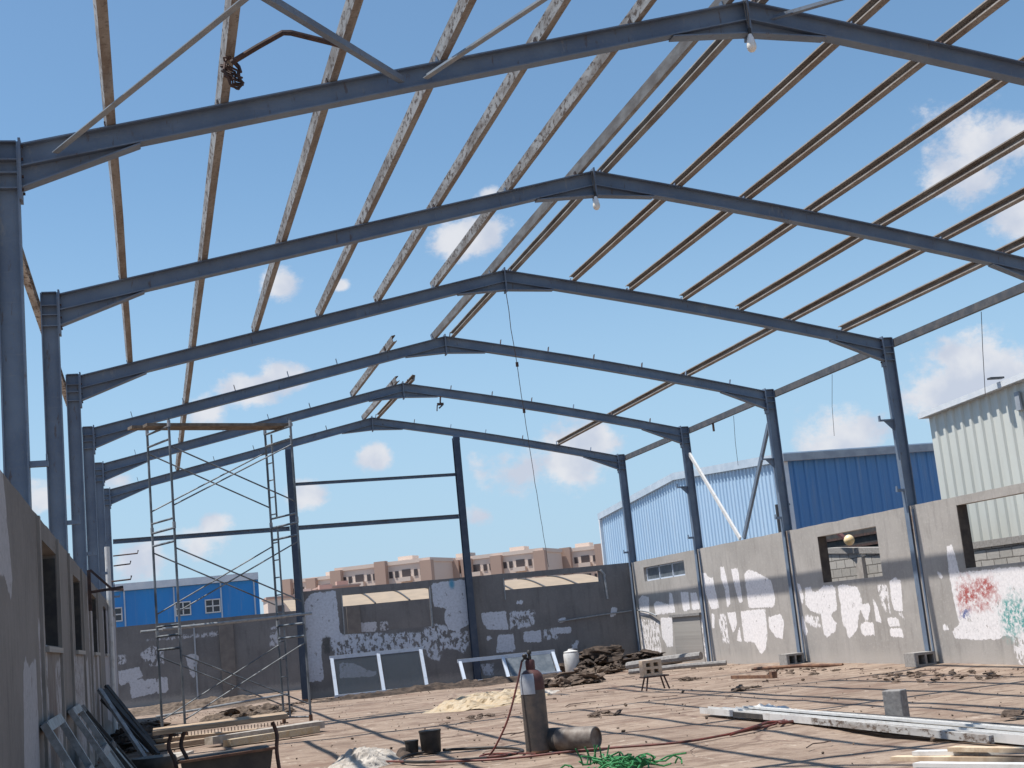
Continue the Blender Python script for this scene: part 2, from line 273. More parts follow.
# block wall with mortar joints
m, t, b = mat('blockwork'); P = wpos(t)
sp = t.new('ShaderNodeSeparateXYZ'); t.l.new(P, sp.inputs[0]); cb = t.new('ShaderNodeCombineXYZ')
t.l.new(sp.outputs[1], cb.inputs[0]); t.l.new(sp.outputs[2], cb.inputs[1])
wob = t.vm('ADD', cb.outputs[0], t.scale(t.noise(cb.outputs[0], 3, 3, .6, out=1), (.05, .035, 0)))
br = t.new('ShaderNodeTexBrick'); t.l.new(wob, br.inputs['Vector'])
br.inputs['Scale'].default_value = 1; br.inputs['Brick Width'].default_value = .42; br.inputs['Row Height'].default_value = .2
br.inputs['Mortar Size'].default_value = .014; br.inputs['Mortar Smooth'].default_value = .2
br.inputs['Color1'].default_value = (.43, .41, .38, 1); br.inputs['Color2'].default_value = (.34, .325, .30, 1); br.inputs['Mortar'].default_value = (.13, .12, .11, 1)
n = t.noise(P, 14, 4, .6); c = t.mix(t.math('MULTIPLY', t.step(n, .4, .7), .3), br.outputs[0], (.5, .47, .43))
setb(t, b, c, .95, 0, t.math('SUBTRACT', t.math('MULTIPLY', n, .4), br.outputs['Fac']), .8, .02)

# ground
m, t, b = mat('ground_dust'); P = wpos(t)
n1 = t.noise(P, .35, 6, .6); n2 = t.noise(t.scale(P, (.8, 1.3, 1)), 1.6, 6, .68); n3 = t.noise(P, 9, 5, .7); n4 = t.noise(P, 45, 3, .7)
c = t.mix(t.step(n1, .3, .7), (.225, .165, .124), (.31, .236, .18))
c = t.mix(t.math('MULTIPLY', t.step(n2, .48, .62), .7), c, (.15, .098, .07))
c = t.mix(t.math('MULTIPLY', t.step(t.noise(t.scale(P, (.5, 1.6, 1)), 1.3, 5, .7), .55, .72), .55), c, (.42, .345, .275))
c = t.mix(t.math('MULTIPLY', t.step(n3, .54, .68), .6), c, (.12, .08, .062))
c = t.mix(t.math('MULTIPLY', t.step(n4, .6, .75), .4), c, (.46, .40, .34))
c = t.mix(t.math('MULTIPLY', t.step(t.noise(t.scale(P, (.35, 1.1, 1)), 2.1, 7, .75), .53, .60), .7), c, (.12, .078, .055))
c = t.mix(t.math('MULTIPLY', t.step(t.noise(t.scale(P, (1.2, .5, 1)), 3.7, 6, .7), .60, .66), .6), c, (.45, .38, .31))
c = t.mix(t.math('MULTIPLY', t.step(t.noise(t.vm('ADD', P, (31, 7, 0)), .7, 8, .75), .52, .62), .6), c, (.17, .105, .075))
# slab joints and wandering cracks
vr = t.new('ShaderNodeTexVoronoi', feature='DISTANCE_TO_EDGE'); vr.inputs['Scale'].default_value = .42
t.l.new(t.vm('ADD', t.scale(P, (.7, 1, 1)), t.scale(t.noise(P, 1.1, 4, .6, out=1), (.6, .6, 0))), vr.inputs['Vector'])
cr = t.step(vr.outputs[0], .004, .016, 1, 0)
cr = t.math('MULTIPLY', cr, t.step(n2, .40, .52))
c = t.mix(t.math('MULTIPLY', cr, .75), c, (.13, .08, .06))
h = t.math('MULTIPLY_ADD', n3, .5, t.math('MULTIPLY_ADD', n4, .25, t.math('MULTIPLY_ADD', n2, 1.2, t.math('MULTIPLY', cr, -.5))))
setb(t, b, c, .95, 0, h, .55, .035)

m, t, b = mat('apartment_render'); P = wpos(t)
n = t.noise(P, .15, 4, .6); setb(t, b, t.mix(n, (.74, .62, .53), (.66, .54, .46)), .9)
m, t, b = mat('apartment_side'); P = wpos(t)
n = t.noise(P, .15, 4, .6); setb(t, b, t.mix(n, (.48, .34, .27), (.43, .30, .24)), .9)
simple('window_dark', (.07, .055, .055), None, 2, .4)
simple('village_red', (.52, .36, .30), (.46, .31, .26), .3, .9)
simple('shrub', (.05, .08, .03), (.08, .11, .05), 5, .9)

# ------------------------------------------------------------------ mesh helpers
class MB:
    def __init__(s): s.v = []; s.f = []
    def add(s, vs, fs):
        k = len(s.v); s.v += [tuple(v) for v in vs]; s.f += [tuple(i+k for i in f) for f in fs]
    def box(s, c, d, rot=None):
        x, y, z = d[0]/2, d[1]/2, d[2]/2; c = Vector(c)
        vs = [Vector((sx*x, sy*y, sz*z)) for sz in (-1, 1) for sy in (-1, 1) for sx in (-1, 1)]
        if rot is not None: vs = [rot @ v for v in vs]
        s.add([c+v for v in vs], [(0,2,3,1),(4,5,7,6),(0,1,5,4),(2,6,7,3),(0,4,6,2),(1,3,7,5)])
    def loft(s, A, B):
        n = len(A); s.add(list(A)+list(B), [tuple(range(n))[::-1], tuple(range(n, 2*n))] + [(i, (i+1) % n, n+(i+1) % n, n+i) for i in range(n)])
    def extrude(s, prof, p0, p1, up=(0, 0, 1)):
        p0 = Vector(p0); p1 = Vector(p1); d = (p1-p0).normalized(); up = Vector(up)
        if abs(d.dot(up.normalized())) > .99: up = Vector((0, 1, 0))
        a = d.cross(up).normalized(); u = a.cross(d).normalized()
        s.loft([p0+a*x+u*y for x, y in prof], [p1+a*x+u*y for x, y in prof])
    def beam(s, p0, p1, w, h, up=(0, 0, 1)):
        s.extrude([(-w/2, -h/2), (w/2, -h/2), (w/2, h/2), (-w/2, h/2)], p0, p1, up)
    def tube(s, pts, r, n=8, cap=True):
        pts = [Vector(p) for p in pts]; rs = r if isinstance(r, (list, tuple)) else [r]*len(pts); k = len(s.v); fr = None
        for i, p in enumerate(pts):
            d = (pts[min(i+1, len(pts)-1)]-pts[max(i-1, 0)]).normalized()
            if fr is None: fr = d.orthogonal().normalized()
            fr = (fr-d*fr.dot(d)).normalized(); g = d.cross(fr)
            for j in range(n):
                a = 2*math.pi*j/n; s.v.append(tuple(p+(fr*math.cos(a)+g*math.sin(a))*rs[i]))
        for i in range(len(pts)-1):
            for j in range(n):
                s.f.append((k+i*n+j, k+i*n+(j+1) % n, k+(i+1)*n+(j+1) % n, k+(i+1)*n+j))
        if cap: s.f.append(tuple(k+j for j in range(n))[::-1]); s.f.append(tuple(k+(len(pts)-1)*n+j for j in range(n)))
    def lathe(s, prof, o=(0, 0, 0), n=24, rot=None):
        k = len(s.v); o = Vector(o)
        for r, z in prof:
            for j in range(n):
                a = 2*math.pi*j/n; v = Vector((r*math.cos(a), r*math.sin(a), z))
                if rot is not None: v = rot @ v
                s.v.append(tuple(o+v))
        for i in range(len(prof)-1):
            for j in range(n): s.f.append((k+i*n+j, k+i*n+(j+1) % n, k+(i+1)*n+(j+1) % n, k+(i+1)*n+j))
        s.f.append(tuple(k+j for j in range(n))[::-1]); s.f.append(tuple(k+(len(prof)-1)*n+j for j in range(n)))
    def build(s, name, material, parent=None, smooth=False, bevel=0, kind=None):
        me = bpy.data.meshes.new(name); me.from_pydata(s.v, [], s.f); me.update()
        import bmesh
        bm = bmesh.new(); bm.from_mesh(me); bmesh.ops.recalc_face_normals(bm, faces=bm.faces); bm.to_mesh(me); bm.free()
        me.materials.append(MATS[material] if isinstance(material, str) else material)
        if smooth:
            for p in me.polygons: p.use_smooth = True
        o = bpy.data.objects.new(name, me); sc.collection.objects.link(o)
        if smooth:
            md = o.modifiers.new('es', 'EDGE_SPLIT'); md.split_angle = R_(40)
        if bevel:
            md = o.modifiers.new('bevel', 'BEVEL'); md.width = bevel; md.segments = 2; md.limit_method = 'ANGLE'
        if parent:
            o.parent = parent; o.matrix_parent_inverse = Matrix.Translation(-parent.location)
        if kind: o['kind'] = kind
        return o
def tag(o, label, cat, group=None, kind=None):
    o['label'] = label; o['category'] = cat
    if group: o['group'] = group
    if kind: o['kind'] = kind
    return o
def thing(name, label, cat, loc=(0, 0, 0), group=None):
    o = bpy.data.objects.new(name, None); sc.collection.objects.link(o); o.location = loc; o.empty_display_size = .2
    return tag(o, label, cat, group)
def one(mb, name, material, label, cat, group=None, **kw):
    return tag(mb.build(name, material, **kw), label, cat, group)

def slab_wall(mb, to3, us, vs, solid, t0, t1):
    """wall from a grid of cells; to3(u, v, t) -> xyz. solid(i, j) says if the cell is filled"""
    nu, nv = len(us)-1, len(vs)-1; idx = {}
    def vid(i, j, k):
        key = (i, j, k)
        if key not in idx: idx[key] = len(mb.v); mb.v.append(tuple(to3(us[i], vs[j], (t0, t1)[k])))
        return idx[key]
    S = lambda i, j: 0 <= i < nu and 0 <= j < nv and solid(i, j)
    for i in range(nu):
        for j in range(nv):
            if not S(i, j): continue
            for k in (0, 1): mb.f.append((vid(i, j, k), vid(i+1, j, k), vid(i+1, j+1, k), vid(i, j+1, k)))
            for (di, dj, a, b2) in ((-1, 0, (i, j), (i, j+1)), (1, 0, (i+1, j), (i+1, j+1)), (0, -1, (i, j), (i+1, j)), (0, 1, (i, j+1), (i+1, j+1))):
                if not S(i+di, j+dj): mb.f.append((vid(*a, 0), vid(*b2, 0), vid(*b2, 1), vid(*a, 1)))
import numpy as np
def sdf(U, V, polys, lim=.4):
    best = np.full(U.shape, -lim)
    for pg in polys:
        P = np.array(pg); n = len(P); d = np.full(U.shape, 9.0); ins = np.zeros(U.shape, bool)
        for a in range(n):
            x1, y1 = P[a]; x2, y2 = P[(a+1) % n]; ex, ey = x2-x1, y2-y1
            tt = np.clip(((U-x1)*ex+(V-y1)*ey)/(ex*ex+ey*ey+1e-9), 0, 1)
            d = np.minimum(d, np.hypot(U-x1-tt*ex, V-y1-tt*ey))
            if y1 != y2: ins ^= ((y1 > V) != (y2 > V)) & (U < (x2-x1)*(V-y1)/(y2-y1)+x1)
        best = np.maximum(best, np.where(ins, d, -d))
    return np.clip(best, -lim, lim)
def paint_attr(ob, axis, paint, peel):
    me = ob.data; co = np.zeros(len(me.vertices)*3); me.vertices.foreach_get('co', co); co = co.reshape(-1, 3)
    for nm, pl_ in (('paint', paint), ('peel', peel)):
        at = me.attributes.new(nm, 'FLOAT', 'POINT'); at.data.foreach_set('value', sdf(co[:, axis], co[:, 2], pl_).astype(np.float32))
def holes_wall(u0, u1, h, holes, to3, t0, t1, jag=0.0, step=.6):
    us = sorted(set([u0, u1] + [x for q in holes for x in q[:2]] + [u0+step*i for i in range(1, int((u1-u0)/step))]))
    us = [a for i, a in enumerate(us) if i == 0 or a-us[i-1] > .03 or a in [x for q in holes for x in q[:2]] or a == u1]
    vs = sorted(set([0, h] + [x for q in holes for x in q[2:]]))
    if step < .3:
        vs = sorted(set(vs+[round(step*i, 4) for i in range(1, int(h/step))]))
    def solid(i, j):
        cu, cv = (us[i]+us[i+1])/2, (vs[j]+vs[j+1])/2
        return not any(a < cu < b and c < cv < d for a, b, c, d in holes)
    mb = MB()
    def f(u, v, tt):
        if v == h: v += jag*.4*(noise.noise(Vector((u*1.7, u0, 3)))-.2)
        return to3(u, v, tt)
    slab_wall(mb, f, us, vs, solid, t0, t1)
    return mb

# ------------------------------------------------------------------ ground
g = MB()
xs = [-3000, -600, -150, -60, -20]+[-12+.5*i for i in range(49)]+[20, 60, 150, 600, 3000]
ysg = [-3000, -600, -100, -20]+[0+.5*i for i in range(101)]+[60, 90, 150, 300, 700, 1500, 4000]
for y in ysg:
    for x in xs:
        z = 0
        if -12 <= x <= 12 and 0 < y < 50:
            z = .035*noise.noise(Vector((x*.5, y*.5, 0)))+.015*noise.noise(Vector((x*1.9, y*1.9, 4)))-.02
            if x > 6.4: z += .05*min(1, (x-6.4)/.7)
        g.v.append((x, y, z))
nx = len(xs)
for j in range(len(ysg)-1):
    for i in range(nx-1): g.f.append((j*nx+i, j*nx+i+1, (j+1)*nx+i+1, (j+1)*nx+i))
o = g.build('ground', 'ground_dust', smooth=True, kind='structure')
o.modifiers.remove(o.modifiers[0])

# ------------------------------------------------------------------ hall walls
HW = 7.20
FY = [12.04, 17.19, 22.27, 27.40, 32.51, 37.53]
rx = lambda u, v, t_: (t_, u, v)
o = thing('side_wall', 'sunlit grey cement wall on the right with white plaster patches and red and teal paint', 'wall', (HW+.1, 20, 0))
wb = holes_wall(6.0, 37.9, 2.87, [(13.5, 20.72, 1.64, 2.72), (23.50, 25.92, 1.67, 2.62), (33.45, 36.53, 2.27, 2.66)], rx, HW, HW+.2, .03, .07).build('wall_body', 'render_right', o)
paint_attr(wb, 1, RIGHT_PAINT, RIGHT_PEEL)
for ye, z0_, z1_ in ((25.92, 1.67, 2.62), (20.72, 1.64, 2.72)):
    d = MB(); d.box((HW+.1, ye-.009, (z0_+z1_)/2), (.19, .014, z1_-z0_-.01)); d.build('jamb_shade_panel', 'jamb_shade_brown', o)  # dark panel added to put shade on the opening's far face
d = MB(); d.box((HW-.012, 33.72, .61), (.02, 1.9, 1.2)); dp = d.build('blocked_doorway', 'render_plain', o)
d = MB(); d.box((HW-.03, 33.72, 1.25), (.08, 2.1, .07)); d.build('lintel', 'concrete_stub', o)
fr = MB()
for y in (33.47, 34.5, 35.5, 36.5): fr.box((HW+.1, y, 2.465), (.05, .05, .38))
for z in (2.29, 2.64): fr.box((HW+.1, 34.985, z), (.05, 2.98, .04))
wf = fr.build('window_frame', 'white_aluminium', o)
gl = MB(); gl.box((HW+.1, 34.98, 2.465), (.008, 3.0, .34)); gl.build('pane', 'glass_film', wf)
for y in (22.4, 27.5, 32.6):
    c = MB(); c.box((HW-.005, y-.30, 1.4), (.03, .05, 2.8)); c.build('pipe_strip', 'steel_paint', o)

mb = holes_wall(2.0, 37.9, 2.80, [(13.0, 14.85, 1.68, 2.62), (17.9, 19.6, 1.65, 2.6), (23.2, 25, 1.65, 2.6), (28.4, 30, 1.65, 2.6)], rx, -HW+.045, -HW-.2, .03, .07)
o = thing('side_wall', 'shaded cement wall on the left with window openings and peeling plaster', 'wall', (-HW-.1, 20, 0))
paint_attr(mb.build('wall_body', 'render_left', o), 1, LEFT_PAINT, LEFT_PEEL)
for (a, b2) in ((13.0, 14.85), (17.9, 19.6), (23.2, 25), (28.4, 30)):
    s_ = MB(); s_.box((-HW-.17, (a+b2)/2, 2.12), (.02, b2-a+.0, .9)); s_.build('shutter_board', 'sheet_dark', o)
    s_ = MB(); s_.box((-HW-.075, b2-.012, 2.12), (.22, .02, .92)); s_.build('jamb_shade_board', 'sheet_dark', o)  # added dark facing that gives the far jamb its recess shade
    s_ = MB(); s_.box((-HW+.03, (a+b2)/2, 1.64), (.1, b2-a+.1, .05)); s_.build('sill', 'render_plain', o)
for y in (12.5, 14.95, 16.9, 19.8, 22.0, 25.2):
    s_ = MB(); s_.box((-HW+.055, y, 1.39), (.035, .12, 2.78)); s_.build('pilaster', 'pilaster_render', o)

by = 37.66
bk = lambda u, v, t_: (u, t_, v)
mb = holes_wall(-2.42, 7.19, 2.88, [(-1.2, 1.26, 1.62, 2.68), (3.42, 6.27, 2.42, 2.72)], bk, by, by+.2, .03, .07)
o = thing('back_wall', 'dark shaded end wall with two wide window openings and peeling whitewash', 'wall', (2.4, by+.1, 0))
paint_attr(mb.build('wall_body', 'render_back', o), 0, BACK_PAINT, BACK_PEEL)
for x, z_, h_ in ((-1.2, 2.15, 1.1), (1.26, 2.15, 1.1), (3.4, 2.45, .6)): f2 = MB(); f2.box((x, by-.01, z_), (.03, .05, h_)); f2.build('opening_trim', 'galvanized', o)
f3 = MB(); f3.tube([(6.29, by-.02, 2.74), (6.4, by-.02, 2.6), (6.42, by-.02, 1.9)], .035); f3.build('drain_pipe', 'galvanized', o)
f4 = MB(); f4.tube([(4.9, by-.05, 1.4), (6.2, by-.05, 1.47), (7.1, by-.05, 1.5)], .02)
f4.build('conduit', 'galvanized', o)
f5 = MB(); f5.tube([(7.16, 37.3, 1.5), (7.15, 36.4, 1.42), (7.12, 35.7, 1.3)], .022)
one(f5, 'conduit', 'galvanized', 'thin grey conduit running out of the far corner along the right wall', 'pipe')

# ------------------------------------------------------------------ portal frames
SL = 1.54/7.16
def rtop(x): return 7.54-SL*abs(x)+(.06*math.sin(math.pi*min(x, 7.16)/7.16) if x > 0 else 0)
PX = [-6.4, -5.4, -4.38, -3.3, -2.29, -1.27, -.24, .16, 1.25, 2.29, 3.30, 4.38, 5.38, 6.4]
FRl = ['portal frame nearest the camera, its ridge at the top edge above a white bulb',
       'second portal frame from the camera with the smaller white bulb under its ridge',
       'third portal frame from the camera, where the wire to the far wall is tied',
       'fourth portal frame from the camera, bare rafters with small cleats standing on top',
       'fifth portal frame from the camera with a clamp hanging from its right rafter',
       'last portal frame standing over the end wall']
tw, tf, fw = .008, .014, .14
def isec_drop(y, x, z0, z1):
    """I section with flanges at z0 (top) and z1 (bottom) at station x"""
    a, c_ = fw/2, tw/2
    return [Vector((x, y+p, q)) for p, q in ((-a, z0), (a, z0), (a, z0-tf), (c_, z0-tf), (c_, z1+tf), (a, z1+tf), (a, z1), (-a, z1), (-a, z1+tf), (-c_, z1+tf), (-c_, z0-tf), (-a, z0-tf))]
def portal(i, y):
    o = thing('portal_frame', FRl[i], 'steel frame', (0, y, 0), 'portal frames of the unroofed hall')
    for s in (-1, 1):
        # column: I section, flanges facing in and out
        c = MB(); xi, xo, a = s*7.16, s*7.365, fw/2
        prof = [(xi, -a), (xi, a), (xi+s*tf, a), (xi+s*tf, tw/2), (xo-s*tf, tw/2), (xo-s*tf, a), (xo, a), (xo, -a), (xo-s*tf, -a), (xo-s*tf, -tw/2), (xi+s*tf, -tw/2), (xi+s*tf, -a)]
        zt = 6.02
        c.loft([Vector((px, y+q, 0)) for px, q in prof], [Vector((px, y+q, zt)) for px, q in prof])
        for zz in (6.02, 5.86, 5.74, 5.60): c.box((s*7.2625, y, zz+(.005 if zz > 6 else 0)), (.205-2*tf-.002, fw-.006, .012))
        col = c.build('column', 'steel_paint', o)
        e = MB(); e.box((s*7.148, y, 5.77), (.022, .17, .56)); e.build('end_plate', 'steel_paint', col)
        for zz in (5.58, 5.7, 5.86, 5.98):
            for q in (-.055, .055): b3 = MB(); b3.box((s*7.128, y+q, zz), (.018, .022, .022)); b3.build('bolt', 'dark_rust', col)
        # girt cleats
        k = MB(); k.box((s*7.085, y-.02, 3.17), (.15, .06, .05)); k.box((s*7.02, y-.02, 3.22), (.012, .06, .06)); k.build('cleat', 'steel_paint', col)
        if s == 1 and i in (2, 3, 4):
            k = MB(); k.box((7.02, y, 4.48), (.28, .07, .03)); k.box((6.888, y, 4.53), (.014, .07, .08))
            k.loft([Vector((7.16, y-.005, 4.465)), Vector((6.97, y-.005, 4.465)), Vector((7.16, y-.005, 4.27))], [Vector((7.16, y+.005, 4.465)), Vector((6.97, y+.005, 4.465)), Vector((7.16, y+.005, 4.27))])
            k.build('bracket', 'steel_paint', col)
        # base plate
        k = MB(); k.box((s*7.285, y, .01), (.36, .26, .02)); k.build('base_plate', 'rust', col)
        # rafter
        r = MB(); x1 = s*7.137; cs = 1/math.cos(math.atan(SL)); dp_ = .205*cs
        xs_r = [x1+(s*.012-x1)*q/8 for q in range(9)]
        for q in range(9): r.v += [tuple(v) for v in isec_drop(y, xs_r[q], rtop(xs_r[q]), rtop(xs_r[q])-dp_)]
        for q in range(8):
            for j in range(12): r.f.append((q*12+j, q*12+(j+1) % 12, q*12+12+(j+1) % 12, q*12+12+j))
        r.f += [tuple(range(12)), tuple(96+j for j in range(12))]
        raf = r.build('rafter', 'steel_paint', o)
        h = MB()      # eave haunch
        def hs(x, top, bot):
            a2 = fw/2
            return [Vector((x, y+p, q)) for p, q in ((-tw/2, top), (tw/2, top), (tw/2, bot+tf), (a2, bot+tf), (a2, bot), (-a2, bot), (-a2, bot+tf), (-tw/2, bot+tf))]
        xh = s*6.12
        h.loft(hs(x1, rtop(x1)-dp_-.001, 5.60), hs(xh, rtop(xh)-dp_-.001, rtop(xh)-dp_-.001-tf-.004))
        h.build('eave_haunch', 'steel_paint', raf)
        h = MB(); xh = s*.86
        h.loft(hs(s*.012, rtop(0)-dp_-.001, 7.18), hs(xh, rtop(xh)-dp_-.001, rtop(xh)-dp_-.001-tf-.004))
        h.build('ridge_haunch', 'steel_paint', raf)
    pl_ = MB(); pl_.box((0, y, 7.36), (.022, .17, .44)); rp = pl_.build('ridge_plate', 'steel_paint', o)
    for px in PX:
        z = rtop(px); th = math.atan(SL)*(1 if px < 0 else -1)
        Rm = Matrix.Rotation(-th, 3, 'Y')
        tilt = random.uniform(-.12, .12)
        hc = .055 if i < 3 else .12
        k = MB(); k.box(Vector((px-(.012 if px < 0 else .055), y+.0, z))+Rm @ Vector((0, 0, hc/2+.002)), (.01, .07, hc), Rm @ Matrix.Rotation(tilt, 3, 'X'))
        k.build('cleat', 'dark_rust' if random.random() < .5 else 'steel_paint', o)
    return o
frames = [portal(i, y) for i, y in enumerate(FY)]

# gable posts and rails in the end frame
for x, lab in ((-2.38, 'tall steel post of the end wall by the right leg of the scaffold'), (2.36, 'tall steel post in the middle of the end wall behind the gas cylinder')):
    o = thing('gable_post', lab, 'steel post', (x, 37.5, 0), 'posts of the end wall')
    c = MB(); zt = rtop(x)-.258; a = .09; y0, y1 = 37.42, 37.62
    prof = [(-a, y0), (a, y0), (a, y0+.012), (.004, y0+.012), (.004, y1-.012), (a, y1-.012), (a, y1), (-a, y1), (-a, y1-.012), (-.004, y1-.012), (-.004, y0+.012), (-a, y0+.012)]
    c.loft([Vector((x+p, q, 0)) for p, q in prof], [Vector((x+p, q, zt)) for p, q in prof]); c.build('shaft', 'navy_paint', o)
    k = MB(); k.box((x, 37.52, .012), (.3, .3, .024)); k.build('base_plate', 'rust', o)
    k = MB(); k.box((x, 37.44, zt-.02), (.2, .02, .14)); k.build('top_plate', 'steel_paint', o)
CP = [(-.05, -.06), (.05, -.06), (.05, -.048), (-.038, -.048), (-.038, .048), (.05, .048), (.05, .06), (-.05, .06)]
k = MB(); k.extrude(CP, (-7.13, 37.5, 4.61), (-2.49, 37.5, 4.60)); k.extrude(CP, (-2.27, 37.5, 4.60), (2.25, 37.5, 4.58))
one(k, 'girt', 'steel_paint', 'long horizontal rail across the end frame, the lower one, passing behind the scaffold', 'steel rail', 'rails of the end frame')
k = MB(); k.extrude([(p*.7, q*.7) for p, q in CP], (-2.27, 37.5, 5.80), (2.25, 37.5, 5.77))
one(k, 'girt', 'steel_paint', 'thin horizontal rail between the two posts of the end frame, the upper one', 'steel rail', 'rails of the end frame')

# ------------------------------------------------------------------ purlins
def purlin(x, y0, y1, label, sx=None, material='purlin_steel'):
    th = math.atan(SL)*(1 if x < 0 else -1)
    Rm = Matrix.Rotation(-th, 3, 'Y'); h, w_, t_, lip = .135, .08, .006, .02
    P_ = [(-w_/2, 0), (w_/2, 0), (w_/2, lip), (w_/2-t_, lip), (w_/2-t_, t_), (-w_/2+t_, t_), (-w_/2+t_, h-t_), (w_/2-t_, h-t_), (w_/2-t_, h-lip), (w_/2, h-lip), (w_/2, h), (-w_/2, h)]
    P_ = [(-a+.01, b_) for a, b_ in P_] if x > 0 else [(a+.04, b_) for a, b_ in P_]
    n = max(2, int((y1-y0)/2.5)); mb = MB(); prev = None; k0 = len(mb.v); m_ = len(P_)
    for q in range(n+1):
        y = y0+(y1-y0)*q/n; dx = .015*noise.noise(Vector((x*3, y*.35, 0))); dz = .012*noise.noise(Vector((x*3, y*.4, 9)))
        for a, b_ in P_: mb.v.append(tuple(Vector((x+dx, y, rtop(x)+.004+dz*0)) + Rm @ Vector((a, 0, b_))))
    for q in range(n):
        for j in range(m_): mb.f.append((q*m_+j, q*m_+(j+1) % m_, (q+1)*m_+(j+1) % m_, (q+1)*m_+j))
    mb.f.append(tuple(range(m_))); mb.f.append(tuple(n*m_+j for j in range(m_)))
    ob = one(mb, 'purlin', material, label, 'roof purlin', 'roof purlins')
    ob.data.materials.append(MATS['purlin_rust_shade' if material == 'purlin_steel' else 'purlin_grey'])
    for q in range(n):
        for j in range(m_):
            if x > 0 or j not in (5, 11): ob.data.polygons[q*m_+j].material_index = 1  # rusty slot on flanges and right slope, its brown also painting their shade
    return ob
F3, F6, F4, F5 = FY[2]+.16, FY[5]+.2, FY[3]+.16, FY[4]+.16
ordi = ['first', 'second', 'third', 'fourth', 'fifth', 'sixth']
for k_, x in enumerate(PX[:6]):
    far = F6 if k_ == 1 else F3
    if k_ == 1: lab = 'second purlin from the left eave, running on behind the scaffold to the last frame'
    else: lab = ordi[k_]+' purlin from the left eave, whitish and rusty, stopping at the third frame'
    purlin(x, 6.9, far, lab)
purlin(-.24, 6.9, F4, 'left one of the long close pair of purlins along the ridge, overhead', material='purlin_grey')
purlin(.16, 6.9, F4, 'right one of the long close pair of purlins along the ridge, overhead', material='purlin_grey')
for k_, x in enumerate(PX[8:]):
    far = F6 if k_ == 4 else F3
    lab = ('brown purlin of the right slope that runs on alone to the last frame' if k_ == 4 else
           ordi[k_]+' purlin right of the ridge, brown, stopping at the third frame')
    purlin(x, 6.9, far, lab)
purlin(-1.27, FY[3]-.9, FY[4]+.15, 'short loose purlin left of the ridge between the fourth and fifth frames')
purlin(-.24, FY[4]-.5, FY[5]+.15, 'left short purlin at the ridge between the fifth and last frames')
purlin(.16, FY[4]-.5, FY[5]+.15, 'right short purlin at the ridge between the fifth and last frames')
def eave(x, y0, y1, lab, m_):
    k = MB(); sg = -1 if x < 0 else 1
    prof = [(-.04, -.07), (.04, -.07), (.04, -.06), (-.03, -.06), (-.03, .06), (.04, .06), (.04, .07), (-.04, .07)]
    ys_ = [y0]+[q for q in FY if y0 < q < y1]+[y1]
    k.extrude(prof, (x, y0, 5.93), (x, y1, 5.93))
    return one(k, 'eave_strut', m_, lab, 'eave beam', 'eave beams')
eave(7.42, 6.9, 37.7, 'grey beam along the right eave tying the column heads together', 'eave_paint')
eave(-7.43, 6.9, 27.5, 'rusty beam along the left eave behind the column heads', 'purlin_steel')

# roof bracing between the first frame and the one behind the camera
def bar(p0, p1, lab, w_=.06, h_=.05, m_='steel_paint'):
    k = MB(); a = w_/2*1.0; tt = .007
    k.extrude([(-a, -a), (a, -a), (a, -a+tt), (-a+tt, -a+tt), (-a+tt, a), (-a, a)], p0, p1)
    return one(k, 'brace', m_, lab, 'bracing bar', 'roof bracing bars')
y1 = FY[0]-.09
bar((-6.85, y1, 5.93), (-3.62, 6.95, 6.63), 'long grey bracing bar rising from the left end of the nearest rafter', m_='brace_paint')
bar((-3.70, y1, 6.62), (-6.95, 6.95, 5.92), 'bracing bar coming down from the top left to the middle of the nearest rafter')
bar((-3.47, y1, 6.66), (-.3, 6.95, 7.35), 'bracing bar rising to the right from the middle of the nearest rafter', m_='brace_paint')
bar((.25, y1, 7.35), (3.5, 6.95, 6.65), 'short piece of bracing bar just right of the nearest ridge')
k = MB(); k.tube([(-5.37, 10.78, 6.25), (-5.15, 10.7, 6.36), (-4.95, 10.6, 6.44), (-4.88, 10.62, 6.45), (-4.5, 10.85, 6.47), (-4.36, 10.95, 6.48)], .026, 8)
one(k, 'bent_pipe', 'dark_rust', 'bent dark rusty pipe slung between two purlins at the upper left', 'pipe')
k = MB(); pts = []
for q in range(60):
    a = q*.55; pts.append((-5.35+.07*math.cos(a)+.02*math.sin(3.1*q), 10.95+.02*q*.1+.05*math.sin(a*1.3), 6.24+.10*math.sin(a*.9)+.04*math.sin(a)))
k.tube(pts, .011, 5); one(k, 'wire_knot', 'dark_rust', 'knot of dark wire tied round the second purlin at the upper left', 'wire')

# braces in the right side
k = MB(); k.beam((7.29, 32.41, 5.3), (7.3, 29.98, 2.92), .09, .05, (1, 0, 0)); one(k, 'brace', 'white_paint', 'white painted diagonal bar leaning from the fifth right column down to the wall top', 'bracing bar', 'wall bracing bars')
k = MB(); k.beam((7.32, 27.72, 5.3), (7.34, 29.85, 2.92), .10, .06, (1, 0, 0)); one(k, 'brace', 'steel_paint', 'dark diagonal bar leaning from the fourth right column down to the wall top', 'bracing bar', 'wall bracing bars')

